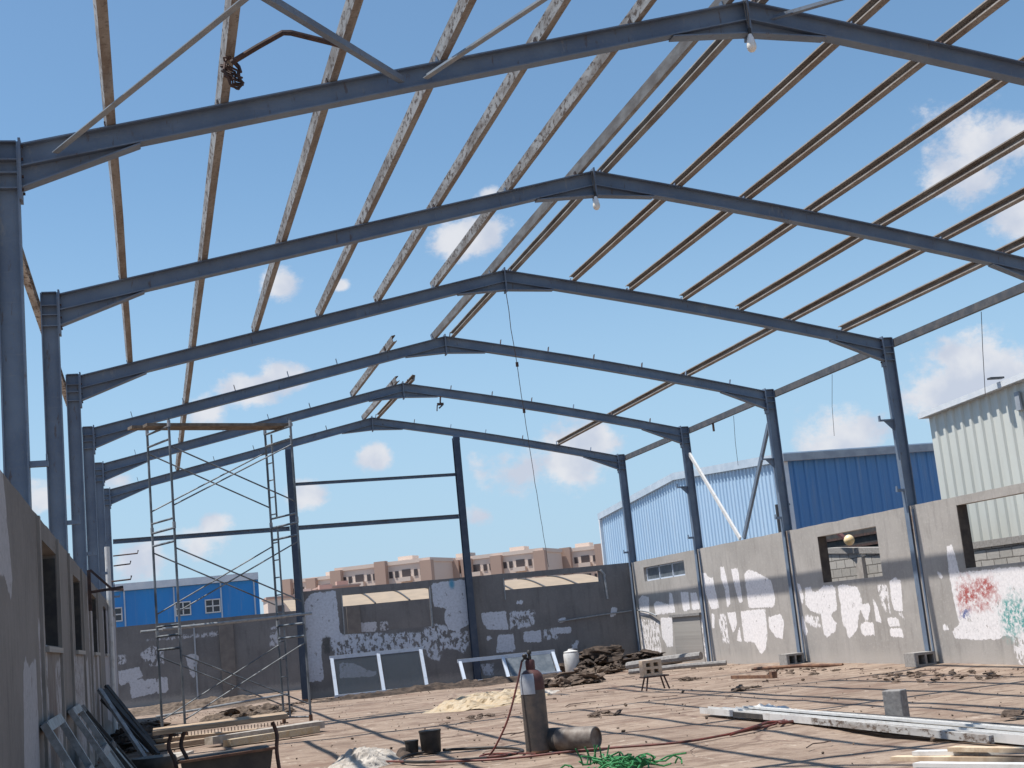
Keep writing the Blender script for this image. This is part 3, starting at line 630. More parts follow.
# hooks and rods at the far left column
k = MB()
for (z, l) in ((4.22, .62), (3.96, .42), (3.2, .5)):
    k.tube([(-7.14, 31.0 if z < 3.5 else 37.3, z), (-7.14+l, 31.0 if z < 3.5 else 37.3, z+.02), (-7.14+l+.02, 31.0 if z < 3.5 else 37.3, z+.10)], .018, 6)
one(k, 'hooked_rod', 'dark_rust', 'hooked dark rods sticking out from the far left columns', 'rod')
k = MB(); yb = 21.2
k.beam((-7.1, yb, 2.85), (-7.1, yb, 2.25), .05, .05); k.beam((-7.1, yb, 2.52), (-6.62, yb, 2.56), .04, .04); k.beam((-7.08, yb, 2.85), (-6.8, yb, 2.56), .035, .035)
k.tube([(-7.1, yb, 2.52), (-6.95, yb+1.5, 2.62), (-6.65, yb+1.6, 2.60)], .02, 6)
one(k, 'wall_bracket', 'dark_rust', 'dark rusty triangular bracket fixed to the left wall', 'bracket')
k = MB(); k.tube([(-7.08, 30.2, .0), (-7.08, 30.2, 3.9)], .055, 10); one(k, 'downpipe', 'white_paint', 'white plastic pipe standing against the left wall near its far end', 'pipe')

# ------------------------------------------------------------------ lamps and hanging wires
def bulb(x, y, zt, lab):
    o = thing('hanging_bulb', lab, 'light bulb', (x, y, zt), 'bulbs hanging from the ridges')
    k = MB(); k.tube([(x+.0, y, zt), (x+.006, y-.01, zt-.15), (x, y, zt-.33)], .007, 6); k.tube([(x-.02, y+.0, zt), (x-.015, y, zt-.18), (x-.002, y, zt-.33)], .005, 6)
    k.build('cord', 'cable', o)
    k = MB(); k.lathe([(.014, 0), (.018, -.01), (.018, -.06), (.02, -.07)], (x, y, zt-.30), 14); k.build('socket', 'black_rubber', o, True)
    k = MB(); k.lathe([(.018, 0), (.022, -.015), (.036, -.05), (.045, -.10)], (x, y, zt-.37), 20); k.build('bulb_neck', 'bulb_cap', o, True)
    k = MB(); k.lathe([(.0455, 0), (.05, -.02), (.051, -.04), (.044, -.068), (.028, -.088), (.008, -.096)], (x, y, zt-.47), 20); k.build('bulb_glass', 'bulb_glass', o, True)
bulb(-.03, FY[0]-.10, 7.52, 'white bulb hanging under the ridge nearest the camera')
bulb(-.03, FY[1]-.10, 7.52, 'white bulb hanging under the ridge of the second frame')
def wire(pts, r, lab, cat='wire', m_='cable'):
    k = MB(); k.tube(pts, r, 5); return one(k, 'hanging_wire', m_, lab, cat, 'thin wires')
A = Vector((-.02, 22.2, 7.18)); B = Vector((4.75, 37.6, 2.95)); pts = []
for q in range(25):
    s_ = q/24; p = A.lerp(B, s_); p.z -= .25*math.sin(math.pi*s_); p.x += .02*noise.noise(Vector((q*.8, 0, 0))); pts.append(p)
wire(pts, .007, 'long thin wire slanting from the third ridge down to the end wall')
k = MB(); 
for q in (4, 7): k.box(pts[q], (.05, .03, .09)); 
one(k, 'wire_clip', 'dark_rust', 'small dark clips on the long slanting wire', 'clip')
wire([(7.45, 19.5, 5.84), (7.43, 19.6, 5.2), (7.44, 19.74, 4.47)], .006, 'thin wire hanging from the right eave beam in front of the cream shed')
wire([(7.45, 24.8, 5.84), (7.43, 24.95, 5.2), (7.44, 25.05, 4.6)], .005, 'thin wire hanging from the right eave beam beside the dark blue shed')
wire([(7.45, 29.8, 5.84), (7.43, 29.85, 5.2), (7.44, 29.88, 4.65)], .006, 'thin wire hanging from the right eave beam above the pale blue shed')
k = MB(); zc = 6.7; k.tube([(.9, 32.4, 7.15), (.88, 32.4, 7.0), (.93, 32.42, 6.92), (.84, 32.4, 6.85)], .02, 6); k.box((.88, 32.4, 6.95), (.16, .05, .06)); k.tube([(.80, 32.4, 6.93), (.78, 32.4, 6.78)], .014, 6)
one(k, 'beam_clamp', 'dark_rust', 'small dark clamp hanging under the right rafter of the fifth frame', 'clamp')
k = MB(); k.tube([(7.42, 31.0, 5.87), (7.42, 31.0, 5.66)], .03, 8); one(k, 'eave_lamp', 'dark_rust', 'small dark stub hanging under the right eave beam', 'fitting')

# ------------------------------------------------------------------ surroundings
def boundary(name, y, x0, x1, h, m_, label, pil=()):
    mb = holes_wall(x0, x1, h, [], bk, y, y+.2, .03, .09); o = thing(name, label, 'wall', ((x0+x1)/2, y, 0)); paint_attr(mb.build('wall_body', m_, o), 0, BOUND_PAINT, BOUND_PEEL)
    for px in pil:
        k = MB(); k.box((px, y-.05, h/2-.01), (.45, .1, h-.02)); k.build('pillar', 'brown_render', o)
    return o
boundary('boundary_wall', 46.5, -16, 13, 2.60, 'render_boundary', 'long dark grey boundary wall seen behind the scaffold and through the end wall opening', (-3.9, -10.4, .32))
k = MB(); k.box((-4.93, 46.42, 1.25), (.05, .03, 2.5)); one(k, 'wall_pipe', 'fascia_grey', 'thin pale pipe running down the boundary wall behind the scaffold', 'pipe')

def corr(mb, p0, p1, z0, ztop, pitch=.3, depth=.035, thick=.03, out=None):
    p0 = Vector(p0); p1 = Vector(p1); L = (p1-p0).length; d = (p1-p0)/L; nrm = Vector((d.y, -d.x)) if out is None else Vector(out)
    s_ = 0; pts = []
    while s_ < L:
        for a, h_ in ((0, 0), (.55, 0), (.65, depth), (.90, depth)):
            q = s_+a*pitch
            if q < L: pts.append((q, h_))
        s_ += pitch
    pts.append((L, 0)); k0 = len(mb.v)
    for q, h_ in pts:
        p = p0+d*q+nrm*h_
        mb.v += [(p.x, p.y, z0), (p.x, p.y, ztop(q/L))]
    for i in range(len(pts)-1): mb.f.append((k0+2*i, k0+2*i+2, k0+2*i+3, k0+2*i+1))
# pale / dark blue shed right
o = thing('blue_shed', 'corrugated shed with pale blue gable end and dark blue side behind the right wall', 'shed', (20, 50, 0))
y0, y1 = 40.5, 59.8; ze, zr = 5.82, 6.42
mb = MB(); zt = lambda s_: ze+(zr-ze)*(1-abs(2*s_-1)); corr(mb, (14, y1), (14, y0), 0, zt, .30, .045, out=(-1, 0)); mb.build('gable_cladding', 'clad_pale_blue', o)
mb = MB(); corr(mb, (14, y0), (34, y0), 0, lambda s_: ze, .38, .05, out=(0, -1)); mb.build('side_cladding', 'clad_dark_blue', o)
mb = MB(); ym = (y0+y1)/2
for a, za, b_, zb in ((y0-.15, ze-.02, ym, zr), (ym, zr, y1+.15, ze-.02)):
    mb.loft([Vector((13.86, a, za)), Vector((34.2, a, za)), Vector((34.2, a, za+.28)), Vector((13.86, a, za+.28))], [Vector((13.86, b_, zb)), Vector((34.2, b_, zb)), Vector((34.2, b_, zb+.28)), Vector((13.86, b_, zb+.28))])
mb.build('roof', 'roof_sheet', o)
mb = MB()
mb.box((24, y0-.2, ze+.09), (20.4, .12, .24)); mb.build('gutter', 'fascia_grey', o)
mb = MB(); mb.tube([(19.9, y0-.12, ze), (19.9, y0-.12, 0)], .07); mb.build('downpipe', 'clad_pale_blue', o)
for yy in (y0-.03, y1):
    mb = MB(); mb.box((13.93, yy, 2.9), (.15, .15, 5.8)); mb.build('corner_trim', 'fascia_white', o)
k = MB(); k.tube([(10.5, 34.4, 0), (10.5, 34.4, 3.98)], .05, 8); k.beam((10.5, 34.4, 3.95), (10.85, 34.3, 3.95), .07, .05)
one(k, 'lamp_post', 'cable', 'thin dark post with a small head standing before the pale blue gable', 'post')

# cream shed
o = thing('cream_shed', 'cream corrugated metal shed at the right edge with a small lamp under its roof edge', 'shed', (16, 20, 0))
mb = MB(); zt = lambda s_: 5.35+(s_*.62 if s_ < .62 else (1.24-s_)*.62); corr(mb, (12, 28.7), (12, 12), 0, zt, .36, .05, out=(-1, 0)); mb.build('gable_cladding', 'clad_cream', o)
mb = MB(); corr(mb, (12, 28.7), (24, 28.7), 0, lambda s_: 5.35, .42, .06, out=(0, 1)); mb.build('side_cladding', 'clad_cream', o)
ya, yb2, yc = 28.85, 28.7-.62*16.7, 11.8; zb2 = 5.35+.62*.62
mb = MB()
for a, za, b_, zb in ((ya, 5.35, yb2, zb2), (yb2, zb2, yc, zb2-.22)):
    mb.loft([Vector((11.8, a, za)), Vector((24.2, a, za)), Vector((24.2, a, za+.13)), Vector((11.8, a, za+.13))], [Vector((11.8, b_, zb)), Vector((24.2, b_, zb)), Vector((24.2, b_, zb+.13)), Vector((11.8, b_, zb+.13))])
mb.build('roof', 'fascia_white', o)
mb = MB(); mb.box((11.75, 25.5, 5.69), (.34, .14, .04)); lp = mb.build('lamp', 'cable', o)
mb = MB(); mb.box((11.93, 25.1, 5.1), (.05, .16, .4)); mb.build('vent', 'fascia_grey', o)

# blockwork outside the right wall
o = thing('block_wall', 'low wall of bare hollow blocks seen through the openings of the right wall', 'wall', (9.6, 24, 0))
mb = MB()
def ztb(y): return 2.16 if y < 25 else (2.16+.36*(y-25)/5 if y < 30 else 2.52)
for a, b_ in ((14, 20), (20, 25), (25, 27.4), (27.4, 30), (30, 34)):
    mb.loft([Vector((9.5, a, 0)), Vector((9.7, a, 0)), Vector((9.7, a, ztb(a)-.13)), Vector((9.5, a, ztb(a)-.13))], [Vector((9.5, b_, 0)), Vector((9.7, b_, 0)), Vector((9.7, b_, ztb(b_)-.13)), Vector((9.5, b_, ztb(b_)-.13))])
mb.build('block_courses', 'blockwork', o)
mb = MB()
for a, b_ in ((14, 25), (25, 30), (30, 34)):
    mb.loft([Vector((9.46, a, ztb(a)-.13)), Vector((9.74, a, ztb(a)-.13)), Vector((9.74, a, ztb(a))), Vector((9.46, a, ztb(a)))], [Vector((9.46, b_, ztb(b_)-.13)), Vector((9.74, b_, ztb(b_)-.13)), Vector((9.74, b_, ztb(b_))), Vector((9.46, b_, ztb(b_)))])
mb.build('coping', 'hollow_block', o)
for y, zz in ((28.35, 2.18), (17, 2.0)): mb = MB(); mb.box((9.46, y, zz/2), (.1, .3, zz)); mb.build('pillar', 'pale_pillar', o)
o = thing('shade_panel', 'dark panel added for the shaded shed interior behind the blockwork, seen through the small opening of the right wall', 'shade panel', (10.3, 28.6, 0))
mb = MB(); mb.box((10.3, 28.8, 1.5), (.05, 6.0, 3.0)); mb.build('panel', 'sheet_dark', o)  # flat dark sheet in place of the shaded inside of an open shed
for zz in (2.5, 2.74): mb = MB(); mb.box((10.25, 28.8, zz), (.06, 6.0, .06)); mb.build('rail', 'dark_rust', o)
o = thing('globe_lamp', 'amber globe lamp on a slanting dark arm inside the small opening of the right wall', 'lamp', (9.3, 28.5, 2.6))
mb = MB(); mb.beam((9.35, 29.35, 2.98), (9.35, 28.65, 2.62), .10, .06); mb.build('arm', 'maroon_paint', o)
mb = MB(); mb.lathe([(.02, .125), (.06, .11), (.1, .075), (.122, .02), (.122, -.02), (.1, -.075), (.06, -.11), (.02, -.125)], (9.33, 28.5, 2.60), 20); mb.build('globe', 'amber_globe', o, True)

# royal blue building on the left
o = thing('blue_building', 'bright blue long building with a white roof edge behind the scaffold', 'building', (-8, 62, 0))
x0, x1, yB = -30, -1.75, 60.0
def blz(x): return 4.42+(x+1.75)*0.005
mb = MB(); mb.box(((x0+x1)/2, yB+6, 2.2), (x1-x0, 12, 4.4)); mb.build('wall', 'clad_royal_blue', o)
mb = MB(); mb.box(((x0+x1)/2-.05, yB+6, 4.56), (x1-x0+.1, 12.3, .30)); mb.build('roof_edge', 'fascia_white', o)
for x in (-7.32, -5.3, -3.35, -1.95): mb = MB(); mb.box((x, yB-.02, 2.2), (.06, .05, 4.38)); mb.build('cover_strip', 'roof_sheet', o)
for x in (-7.75, -4.95, -3.72):
    f = MB()
    for dx in (-.3, 0, .3): f.box((x+dx, yB-.03, 3.45), (.05, .05, .55))
    for dz in (-.27, 0, .27): f.box((x, yB-.035, 3.45+dz), (.65, .045, .05))
    wf = f.build('window', 'white_paint', o); f = MB(); f.box((x, yB-.012, 3.45), (.6, .02, .5)); f.build('pane', 'glass_dark', wf)

# parking canopy glimpsed through the end wall
for (xa, xb, lab) in ((-1.5, 4.6, 'cream awning strip seen through the left end-wall opening'), (4.9, 10.4, 'cream ribbed awning seen through the right end-wall slot')):
    o = thing('canopy', lab, 'canopy', ((xa+xb)/2, 50.5, 0), 'cream canopies beyond the end wall')
    mb = MB(); n = 8
    for q in range(n+1):
        s_ = q/n; y = 49.0+4.0*s_; z = 2.64+.55*math.sin(s_*math.pi*.45)
        mb.v += [(xa, y, z), (xb, y, z), (xb, y, z-.03), (xa, y, z-.03)]
    for q in range(n):
        for j in range(4): mb.f.append((q*4+j, q*4+(j+1) % 4, q*4+4+(j+1) % 4, q*4+4+j))
    mb.f += [(0, 1, 2, 3), tuple(n*4+j for j in range(4))]
    mb.build('fabric', 'canopy_fabric', o)
    x = xa+.5
    while x < xb:
        mb = MB(); mb.tube([(x, 49.0+4.0*q/n-.02, 2.64+.55*math.sin(q/n*math.pi*.45)+.03) for q in range(n+1)], .03, 6); mb.build('rib', 'cable', o); x += 1.25
    for x in (xa+.5, xb-.5): mb = MB(); mb.tube([(x, 53.0, 0), (x, 53.0, 3.1)], .06, 8); mb.build('post', 'galvanized', o)

# distant apartment blocks
def apartment(cx, cy, rot, L, Dp, floors, lab, seed):
    rr = random.Random(seed); Rm = Matrix.Rotation(rot, 3, 'Z'); H = floors*3.55
    o = thing('apartment_block', lab, 'building', (cx, cy, 0), 'apartment blocks on the horizon')
    W_ = lambda v: Vector((cx, cy, 0))+Rm @ Vector(v)
    mb = MB(); mb.box(W_((0, 0, H/2)), (L, Dp, H), Rm)
    mb.build('wall', 'apartment_render', o)
    n = max(2, int(L/9))
    for q in range(n+1):
        side = MB()
        x = -L/2+L*q/n; hh = H+rr.choice((.2, .5, .9)); side.box(W_((x*.96, -Dp/2-.5, hh/2)), (2.2, 1.4, hh), Rm)
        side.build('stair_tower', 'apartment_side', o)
    rf = MB(); rf.box(W_((0, 0, H+.35)), (L+.4, Dp+.4, .7), Rm)
    rf.box(W_((L*.1, 2, H+1.2)), (3.0, 3, 1.2), Rm)
    rf.build('roof', 'apartment_render', o)
    for q in range(n):
        xc = -L/2+L*(q+.5)/n
        for fl in range(max(0, floors-3), floors):
            for dx, ww, hh2, zz in ((-3.1, .7, 1.2, 1.8), (-1.9, .7, 1.2, 1.8), (1.9, .7, 1.2, 1.8), (3.1, .7, 1.2, 1.8), (0, 1.7, 1.9, 1.6)):
                wn = MB(); wn.box(W_((xc+dx, -Dp/2-.03, fl*3.55+zz)), (ww, .1, hh2), Rm); wn.build('window', 'window_dark', o)
            bc = MB(); bc.box(W_((xc, -Dp/2-.6, fl*3.55+.75)), (2.4, 1.1, .8), Rm); bc.build('balcony', 'apartment_render', o)
apartment(38.5, 256, R_(-34), 19, 12, 4, 'beige apartment block on the horizon left of the middle post', 1)
apartment(52, 262, R_(-34), 9, 12, 4, 'small beige apartment block on the horizon just right of the middle post', 4)
apartment(60.5, 256, R_(-34), 18, 12, 4, 'long beige apartment block on the horizon between the middle post and the wire', 2)
apartment(76, 262, R_(-34), 15, 12, 4, 'beige apartment block on the horizon beside the pale blue shed', 3)
apartment(29.5, 290, R_(-34), 12, 12, 4, 'farther pale block on the horizon by the left end of the back wall', 5)
for x, y, w_, h, lab in ((14, 200, 9, 8.2, 'far beige house just right of the bright blue building'), (25, 240, 7, 10.6, 'far reddish house left of the beige blocks'), (19, 215, 6, 9.2, 'far reddish house just right of the left steel post')):
    o = thing('far_house', lab, 'house', (x, y, 0), 'far houses'); k = MB(); k.box((x, y, h/2), (w_, 8, h)); k.box((x+1, y, h+.5), (2, 2, 1.2)); k.build('wall', 'village_red' if 'red' in lab else 'apartment_render', o)
    k = MB(); k.box((x, y, h+.15), (w_+.4, 8.4, .3)); k.build('roof', 'village_red', o)
    
    for dx in (-w_*.3, 0, w_*.3): k = MB(); k.box((x+dx, y-4.02, h-1.6), (.9, .1, 1.2)); k.build('window', 'window_dark', o)

# ------------------------------------------------------------------ scaffold
o = thing('scaffold_tower', 'tall tube scaffold tower with cross braces and a plank on top, at the left', 'scaffold', (-4.8, 26.5, 0))
A_, B_, C_, D_ = Vector((-6.15, 26.5, 0)), Vector((-5.76, 25.6, 0)), Vector((-3.87, 27.3, 0)), Vector((-3.45, 26.4, 0))
Hs = [0, 1.92, 3.84, 5.72]
def P3(p, z): return Vector((p.x, p.y, z))
for side, (a, b_) in (('left', (A_, B_)), ('right', (C_, D_))):
    for st in range(3):
        z0, z1 = Hs[st], Hs[st+1]; k = MB()
        k.tube([P3(a, z0), P3(a, z1-.03)], .023, 8); k.tube([P3(b_, z0), P3(b_, z1-.03+(.12 if st == 2 else 0))], .023, 8)
        dv = (b_-a).normalized(); inn = a+dv*.24
        if side == 'right': k.tube([P3(inn, z0+.12), P3(inn, z1-.1)], .019, 6)
        for q in range(5 if side == 'right' else 0): zz = z0+.2+q*.34; k.tube([P3(a, zz), P3(inn, zz)], .013, 6)
        for zz in (z1-.06, z1-.30): k.tube([P3(a, zz), P3(b_, zz)], .022, 8)
        k.tube([P3(a, z0+.12), P3(b_, z0+.12)], .02, 8)
        k.build('ladder_frame', 'scaffold_steel' if side == 'right' or st else 'scaffold_steel', o)
        for pp in (a, b_):
            c = MB(); c.tube([P3(pp, z1-.07), P3(pp, z1+.05)], .032, 8); c.build('coupler', 'galvanized', o)
for (a, c_) in ((A_, C_), (B_, D_)):
    for st in range(3):
        z0, z1 = Hs[st]+.35, Hs[st+1]-.42
        k = MB(); k.tube([P3(a, z0), P3(c_, z1)], .014, 6); k.build('cross_brace', 'scaffold_steel', o)
        k = MB(); k.tube([P3(a, z1)+Vector((0, .03, 0)), P3(c_, z0)+Vector((0, .03, 0))], .014, 6); k.build('cross_brace', 'scaffold_steel', o)
for (a, c_) in ((A_, C_), (B_, D_)):
    k = MB(); k.tube([P3(a, 1.98)+Vector((-.3, -.03, 0)), P3(c_, 1.98)+Vector((.15, -.03, .05))], .024, 8); k.build('ledger', 'galvanized', o)
k = MB(); k.tube([P3(A_, .42)+Vector((-.1, .03, 0)), P3(C_, .55)+Vector((.1, .03, 0))], .022, 8); k.build('ledger', 'galvanized', o)
for p in (A_, B_, C_, D_):
    k = MB(); k.box(P3(p, .012), (.15, .15, .02)); k.tube([P3(p, 0), P3(p, .16)], .036, 8); k.build('foot', 'rust', o)
k = MB(); pa = (A_+B_)/2; pc = (C_+D_)/2; dv = (pc-pa).normalized()
for off, lab in ((-.16, 'far'), (.10, 'near')):
    k = MB(); nv = Vector((-dv.y, dv.x, 0))*off; k.beam(P3(pa, 5.73)-dv*(.5 if off > 0 else .3)+nv, P3(pc, 5.73)+dv*(.08 if off > 0 else .2)+nv, .24, .055)
    one(k, 'scaffold_plank', 'old_plank', lab+' one of the two planks lying across the top of the scaffold tower', 'plank', 'planks on the scaffold')

# ------------------------------------------------------------------ workshop clutter
def jit(mb, a, seed=0, sc_=3):
    mb.v = [tuple(Vector(v)+a*Vector((noise.noise(Vector(v)*sc_+Vector((seed, 0, 0))), noise.noise(Vector(v)*sc_+Vector((0, seed+7, 0))), noise.noise(Vector(v)*sc_+Vector((0, 0, seed+13)))))) for v in mb.v]

# upright gas cylinder
CX, CY = -2.09, 15.33
o = thing('gas_cylinder', 'upright dark gas cylinder with a silver patch on its shoulder and a valve on top', 'gas cylinder', (CX, CY, 0), 'gas cylinders')
k = MB(); k.lathe([(.118, 0), (.138, .015), (.14, .05), (.14, .70)], (CX, CY, 0), 32); k.build('body', 'cyl_steel', o, True)
k = MB(); k.lathe([(.1402, 0), (.1402, .08), (.136, .13), (.118, .18), (.085, .215), (.05, .23), (.045, .24)], (CX, CY, .70), 32); k.build('shoulder', 'maroon_paint', o, True)
k = MB(); n = 12       # silver patch on the left of the shoulder
prof = [(.1425, .66), (.1425, .80), (.1385, .835), (.121, .885)]
for r, z in prof:
    for j in range(n+1):
        a = R_(178)+R_(88)*j/n; k.v.append((CX+r*math.cos(a), CY+r*math.sin(a), z))
for i in range(3):
    for j in range(n): k.f.append((i*(n+1)+j, i*(n+1)+j+1, (i+1)*(n+1)+j+1, (i+1)*(n+1)+j))
k.build('silver_patch', 'silver_label', o, True)
k = MB(); k.lathe([(.052, 0), (.055, .02), (.055, .09), (.045, .11)], (CX, CY, .93), 16); k.build('neck_ring', 'maroon_paint', o, True)
k = MB(); k.lathe([(.02, 0), (.022, .03), (.018, .07), (.028, .08), (.028, .10), (.012, .12)], (CX, CY, 1.03), 12); k.tube([(CX, CY, 1.05), (CX-.07, CY-.02, 1.06), (CX-.10, CY-.02, 1.03)], .014, 8); k.lathe([(.025, 0), (.03, .01), (.03, .03), (.02, .04)], (CX-.06, CY-.02, 1.07), 12)
k.build('valve', 'black_rubber', o, True)
k = MB(); k.lathe([(.143, 0), (.143, .02)], (CX, CY, .015), 32); k.build('foot_ring', 'rust', o, True)
# lying cylinder
d = Vector((.42, -.50, 0)).normalized(); rot = d.to_track_quat('Z', 'Y').to_matrix(); s0 = Vector((-1.98, 15.38, .13))
o = thing('gas_cylinder', 'grey gas cylinder lying on its side beside the upright one', 'gas cylinder', (-1.8, 15.6, 0), 'gas cylinders')
k = MB(); k.lathe([(.03, -.1), (.06, -.08), (.11, -.03), (.13, .04), (.13, .66), (.122, .68), (.105, .685), (.10, .665), (.02, .66)], s0, 28, rot); k.build('body', 'cyl_grey', o, True)
k = MB(); k.lathe([(.1315, 0), (.1315, .09)], s0+d*.10, 28, rot); k.build('dark_band', 'sheet_dark', o, True)
k = MB(); k.lathe([(.02, 0), (.022, .07), (.015, .09)], s0-d*.17, 10, rot); k.build('valve', 'dark_rust', o, True)
# hose from the upright cylinder
def curve(pts, n=8):
    P = [Vector(p) for p in pts]; out = []
    for i in range(len(P)-1):
        p0 = P[max(i-1, 0)]; p1 = P[i]; p2 = P[i+1]; p3 = P[min(i+2, len(P)-1)]
        for q in range(n):
            t_ = q/n; out.append(.5*((2*p1)+(-p0+p2)*t_+(2*p0-5*p1+4*p2-p3)*t_*t_+(-p0+3*p1-3*p2+p3)*t_**3))
    out.append(P[-1]); return out
k = MB(); k.tube(curve([(CX-.10, CY-.02, 1.03), (CX-.2, CY-.05, .75), (CX-.34, CY-.05, .4), (CX-.5, CY, .12), (CX-.55, CY+.1, .03), (CX-.42, CY+.3, .02), (CX-.3, CY+.1, .02), (CX-.5, CY-.1, .03), (CX-.66, CY+.1, .03), (CX-.5, CY+.3, .03), (CX-.3, CY, .03), (CX-.1, CY-.25, .02)]), .011, 6)
one(k, 'gas_hose', 'red_hose', 'reddish hose hanging from the upright cylinder valve into a small coil on the ground', 'hose')
k = MB(); k.tube(curve([(-3.75, 16.6, .02), (-3.4, 15.9, .02), (-2.9, 15.2, .02), (-2.4, 14.9, .02), (-1.7, 14.7, .03), (-.8, 14.35, .02), (-.2, 14.5, .02), (.4, 14.8, .02), (.75, 15.1, .02)], 10), .014, 6)
one(k, 'welding_cable', 'red_hose', 'dark red cable lying across the floor in front of the cylinders', 'cable')
k = MB(); k.tube(curve([(-2.85, 17.0, .02), (-2.3, 16.4, .02), (-2.2, 15.6, .02), (-2.6, 15.3, .02), (-3.2, 15.6, .02), (-3.5, 16.1, .02), (-3.4, 16.7, .02), (-3.1, 17.0, .02)], 10), .018, 6)
one(k, 'cable_loop', 'black_rubber', 'black cable looping on the floor round the two buckets', 'cable')
k = MB(); k.tube(curve([(-.1, 14.5, .02), (.35, 14.75, .05), (.7, 15.2, .03), (1.0, 15.1, .02), (.7, 14.9, .04), (1.05, 15.35, .02), (1.3, 15.0, .02)], 8), .02, 6)
one(k, 'rusty_rod', 'red_hose', 'twisted reddish rods lying on the floor right of the cylinders', 'rod')
# buckets
def bucket(x, y, r, h, lab):
    o = thing('bucket', lab, 'bucket', (x, y, 0), 'black buckets on the floor')
    k = MB(); k.lathe([(r*.86, 0), (r*.9, .01), (r, h), (r*1.04, h), (r*1.04, h-.02)], (x, y, 0), 24)
    k.f.pop(); k.lathe([(r*.95, h-.003), (r*.85, .03)], (x, y, 0), 24); k.build('pail', 'black_rubber', o, True)
    k = MB(); k.lathe([(r*.93, 0), (r*.5, .01)], (x, y, h-.05), 20); k.build('contents', 'sheet_dark', o, True)
bucket(-2.98, 17.1, .135, .27, 'larger black bucket standing left of the cylinders')
bucket(-3.21, 17.15, .085, .17, 'smaller black bucket touching the larger one')
# concrete stub
k = MB(); k.box((1.68, 13.95, .16), (.17, .22, .34), Matrix.Rotation(R_(35), 3, 'Z')); k2 = one(k, 'concrete_block', 'concrete_stub', 'grey concrete block standing on end at the right beside the long white bars', 'block', bevel=.012)
# little trestle with hollow block
o = thing('hollow_brick', 'pale hollow brick with four holes, sitting on the little stool', 'brick', (2.7, 24.5, .26))
k = MB(); bx_, by_, bz_ = 2.70, 24.5, .26
xs_ = [-.19, -.12, -.03, .03, .12, .19]; zs_ = [0, .05, .12, .17, .24, .29]
slab_wall(k, lambda u, v, t_: (bx_+u, by_+t_, bz_+v), xs_, zs_, lambda i, j: not (i in (1, 3) and j in (1, 3)), -.09, .09)
k.build('brick_body', 'peach_block', o); k = MB(); k.box((bx_, by_+.095, bz_+.145), (.38, .008, .29)); k.build('back_face', 'peach_block', o)
o = thing('stool', 'small dark metal stool standing under the pale hollow brick', 'stool', (bx_+.05, by_, 0))
k = MB(); k.box((bx_+.05, by_, .245), (.50, .26, .025)); k.build('seat', 'dark_rust', o)
for sx in (-1, 1):
    for sy in (-1, 1):
        k = MB(); k.beam((bx_+.05+sx*.16, by_+sy*.09, .24), (bx_+.05+sx*.23, by_+sy*.13, 0), .025, .025, (0, 1, 0)); k.build('leg', 'dark_rust', o)
# blocks at column feet
for y, n_ in ((22.15, 1), (27.3, 0)):
    o = thing('footing_block', ('hollow concrete block' if n_ else 'broken concrete block')+' at the foot of the '+('third' if n_ else 'fourth')+' right column', 'block', (6.98, y, 0), 'blocks at the column feet')
    k = MB(); xs_ = [-.2, -.16, .02, .06, .2]; xs_ = [-.2, -.15, -.02, .02, .15, .2]
    slab_wall(k, lambda u, v, t_: (6.93+u, y+t_, v+.02), xs_, [0, .04, .20, .24], lambda i, j: not (i in (1, 3) and j == 1), -.2, .2)
    k.build('block_body', 'hollow_block', o); k = MB(); k.box((6.93, y+.1, .14), (.38, .02, .2)); k.build('inner_web', 'dark_rust', o)

# aluminium window frames at the end wall
def window_frame(x0, y0, x1, y1, z0, z1, ty, lab, split, m_, filmed):
    o = thing('window_unit', lab, 'window', ((x0+x1)/2, (y0+y1)/2, 0), 'loose window units at the end wall')
    def pt(s_, h): return Vector((x0+(x1-x0)*s_, y0+(y1-y0)*s_+ty*h, z0+(z1-z0)*h))
    k = MB(); nrm = (0, 1, 0)
    for a, b_ in ((pt(0, 0), pt(0, 1)), (pt(1, 0), pt(1, 1)), (pt(split, 0), pt(split, 1))): k.beam(a, b_, .06, .085, (1, 0, 0))
    for h in (0, 1): k.beam(pt(-.025, h)+Vector((0, -.004, 0)), pt(1.025, h)+Vector((0, -.004, 0)), .07, .095, (0, 0, 1))
    k.build('frame', m_, o)
    for a, b_, on in ((0, split, filmed[0]), (split, 1, filmed[1])):
        if not on: continue
        g_ = MB(); e = .03; q = [pt(a+e, .05), pt(b_-e, .05), pt(b_-e, .95), pt(a+e, .95)]
        g_.loft(q, [p+Vector((0, .012, 0)) for p in q]); g_.build('pane', on, o)
window_frame(-1.72, 36.15, .62, 35.9, .05, 1.05, .5, 'pale blue-white two-pane window unit leaning on the end wall under the left opening', .52, 'white_aluminium', ('glass_clear', 'glass_clear'))
window_frame(1.66, 35.95, 4.2, 35.75, .05, .62, .45, 'low white sliding window frame leaning on the end wall behind the gas cylinder', .46, 'white_aluminium', (None, 'glass_film'))
# white jerrycan / bucket
o = thing('plastic_tub', 'white plastic tub standing at the end wall right of the low window frame', 'tub', (4.55, 36.6, 0))
k = MB(); k.lathe([(.19, 0), (.2, .02), (.215, .5), (.19, .54)], (4.75, 36.3, 0), 20); k.build('tub_body', 'white_paint', o, True)
k = MB(); k.lathe([(.20, .54), (.2, .57), (.08, .6), (.07, .64)], (4.75, 36.3, 0), 20); k.build('lid', 'white_paint', o, True)

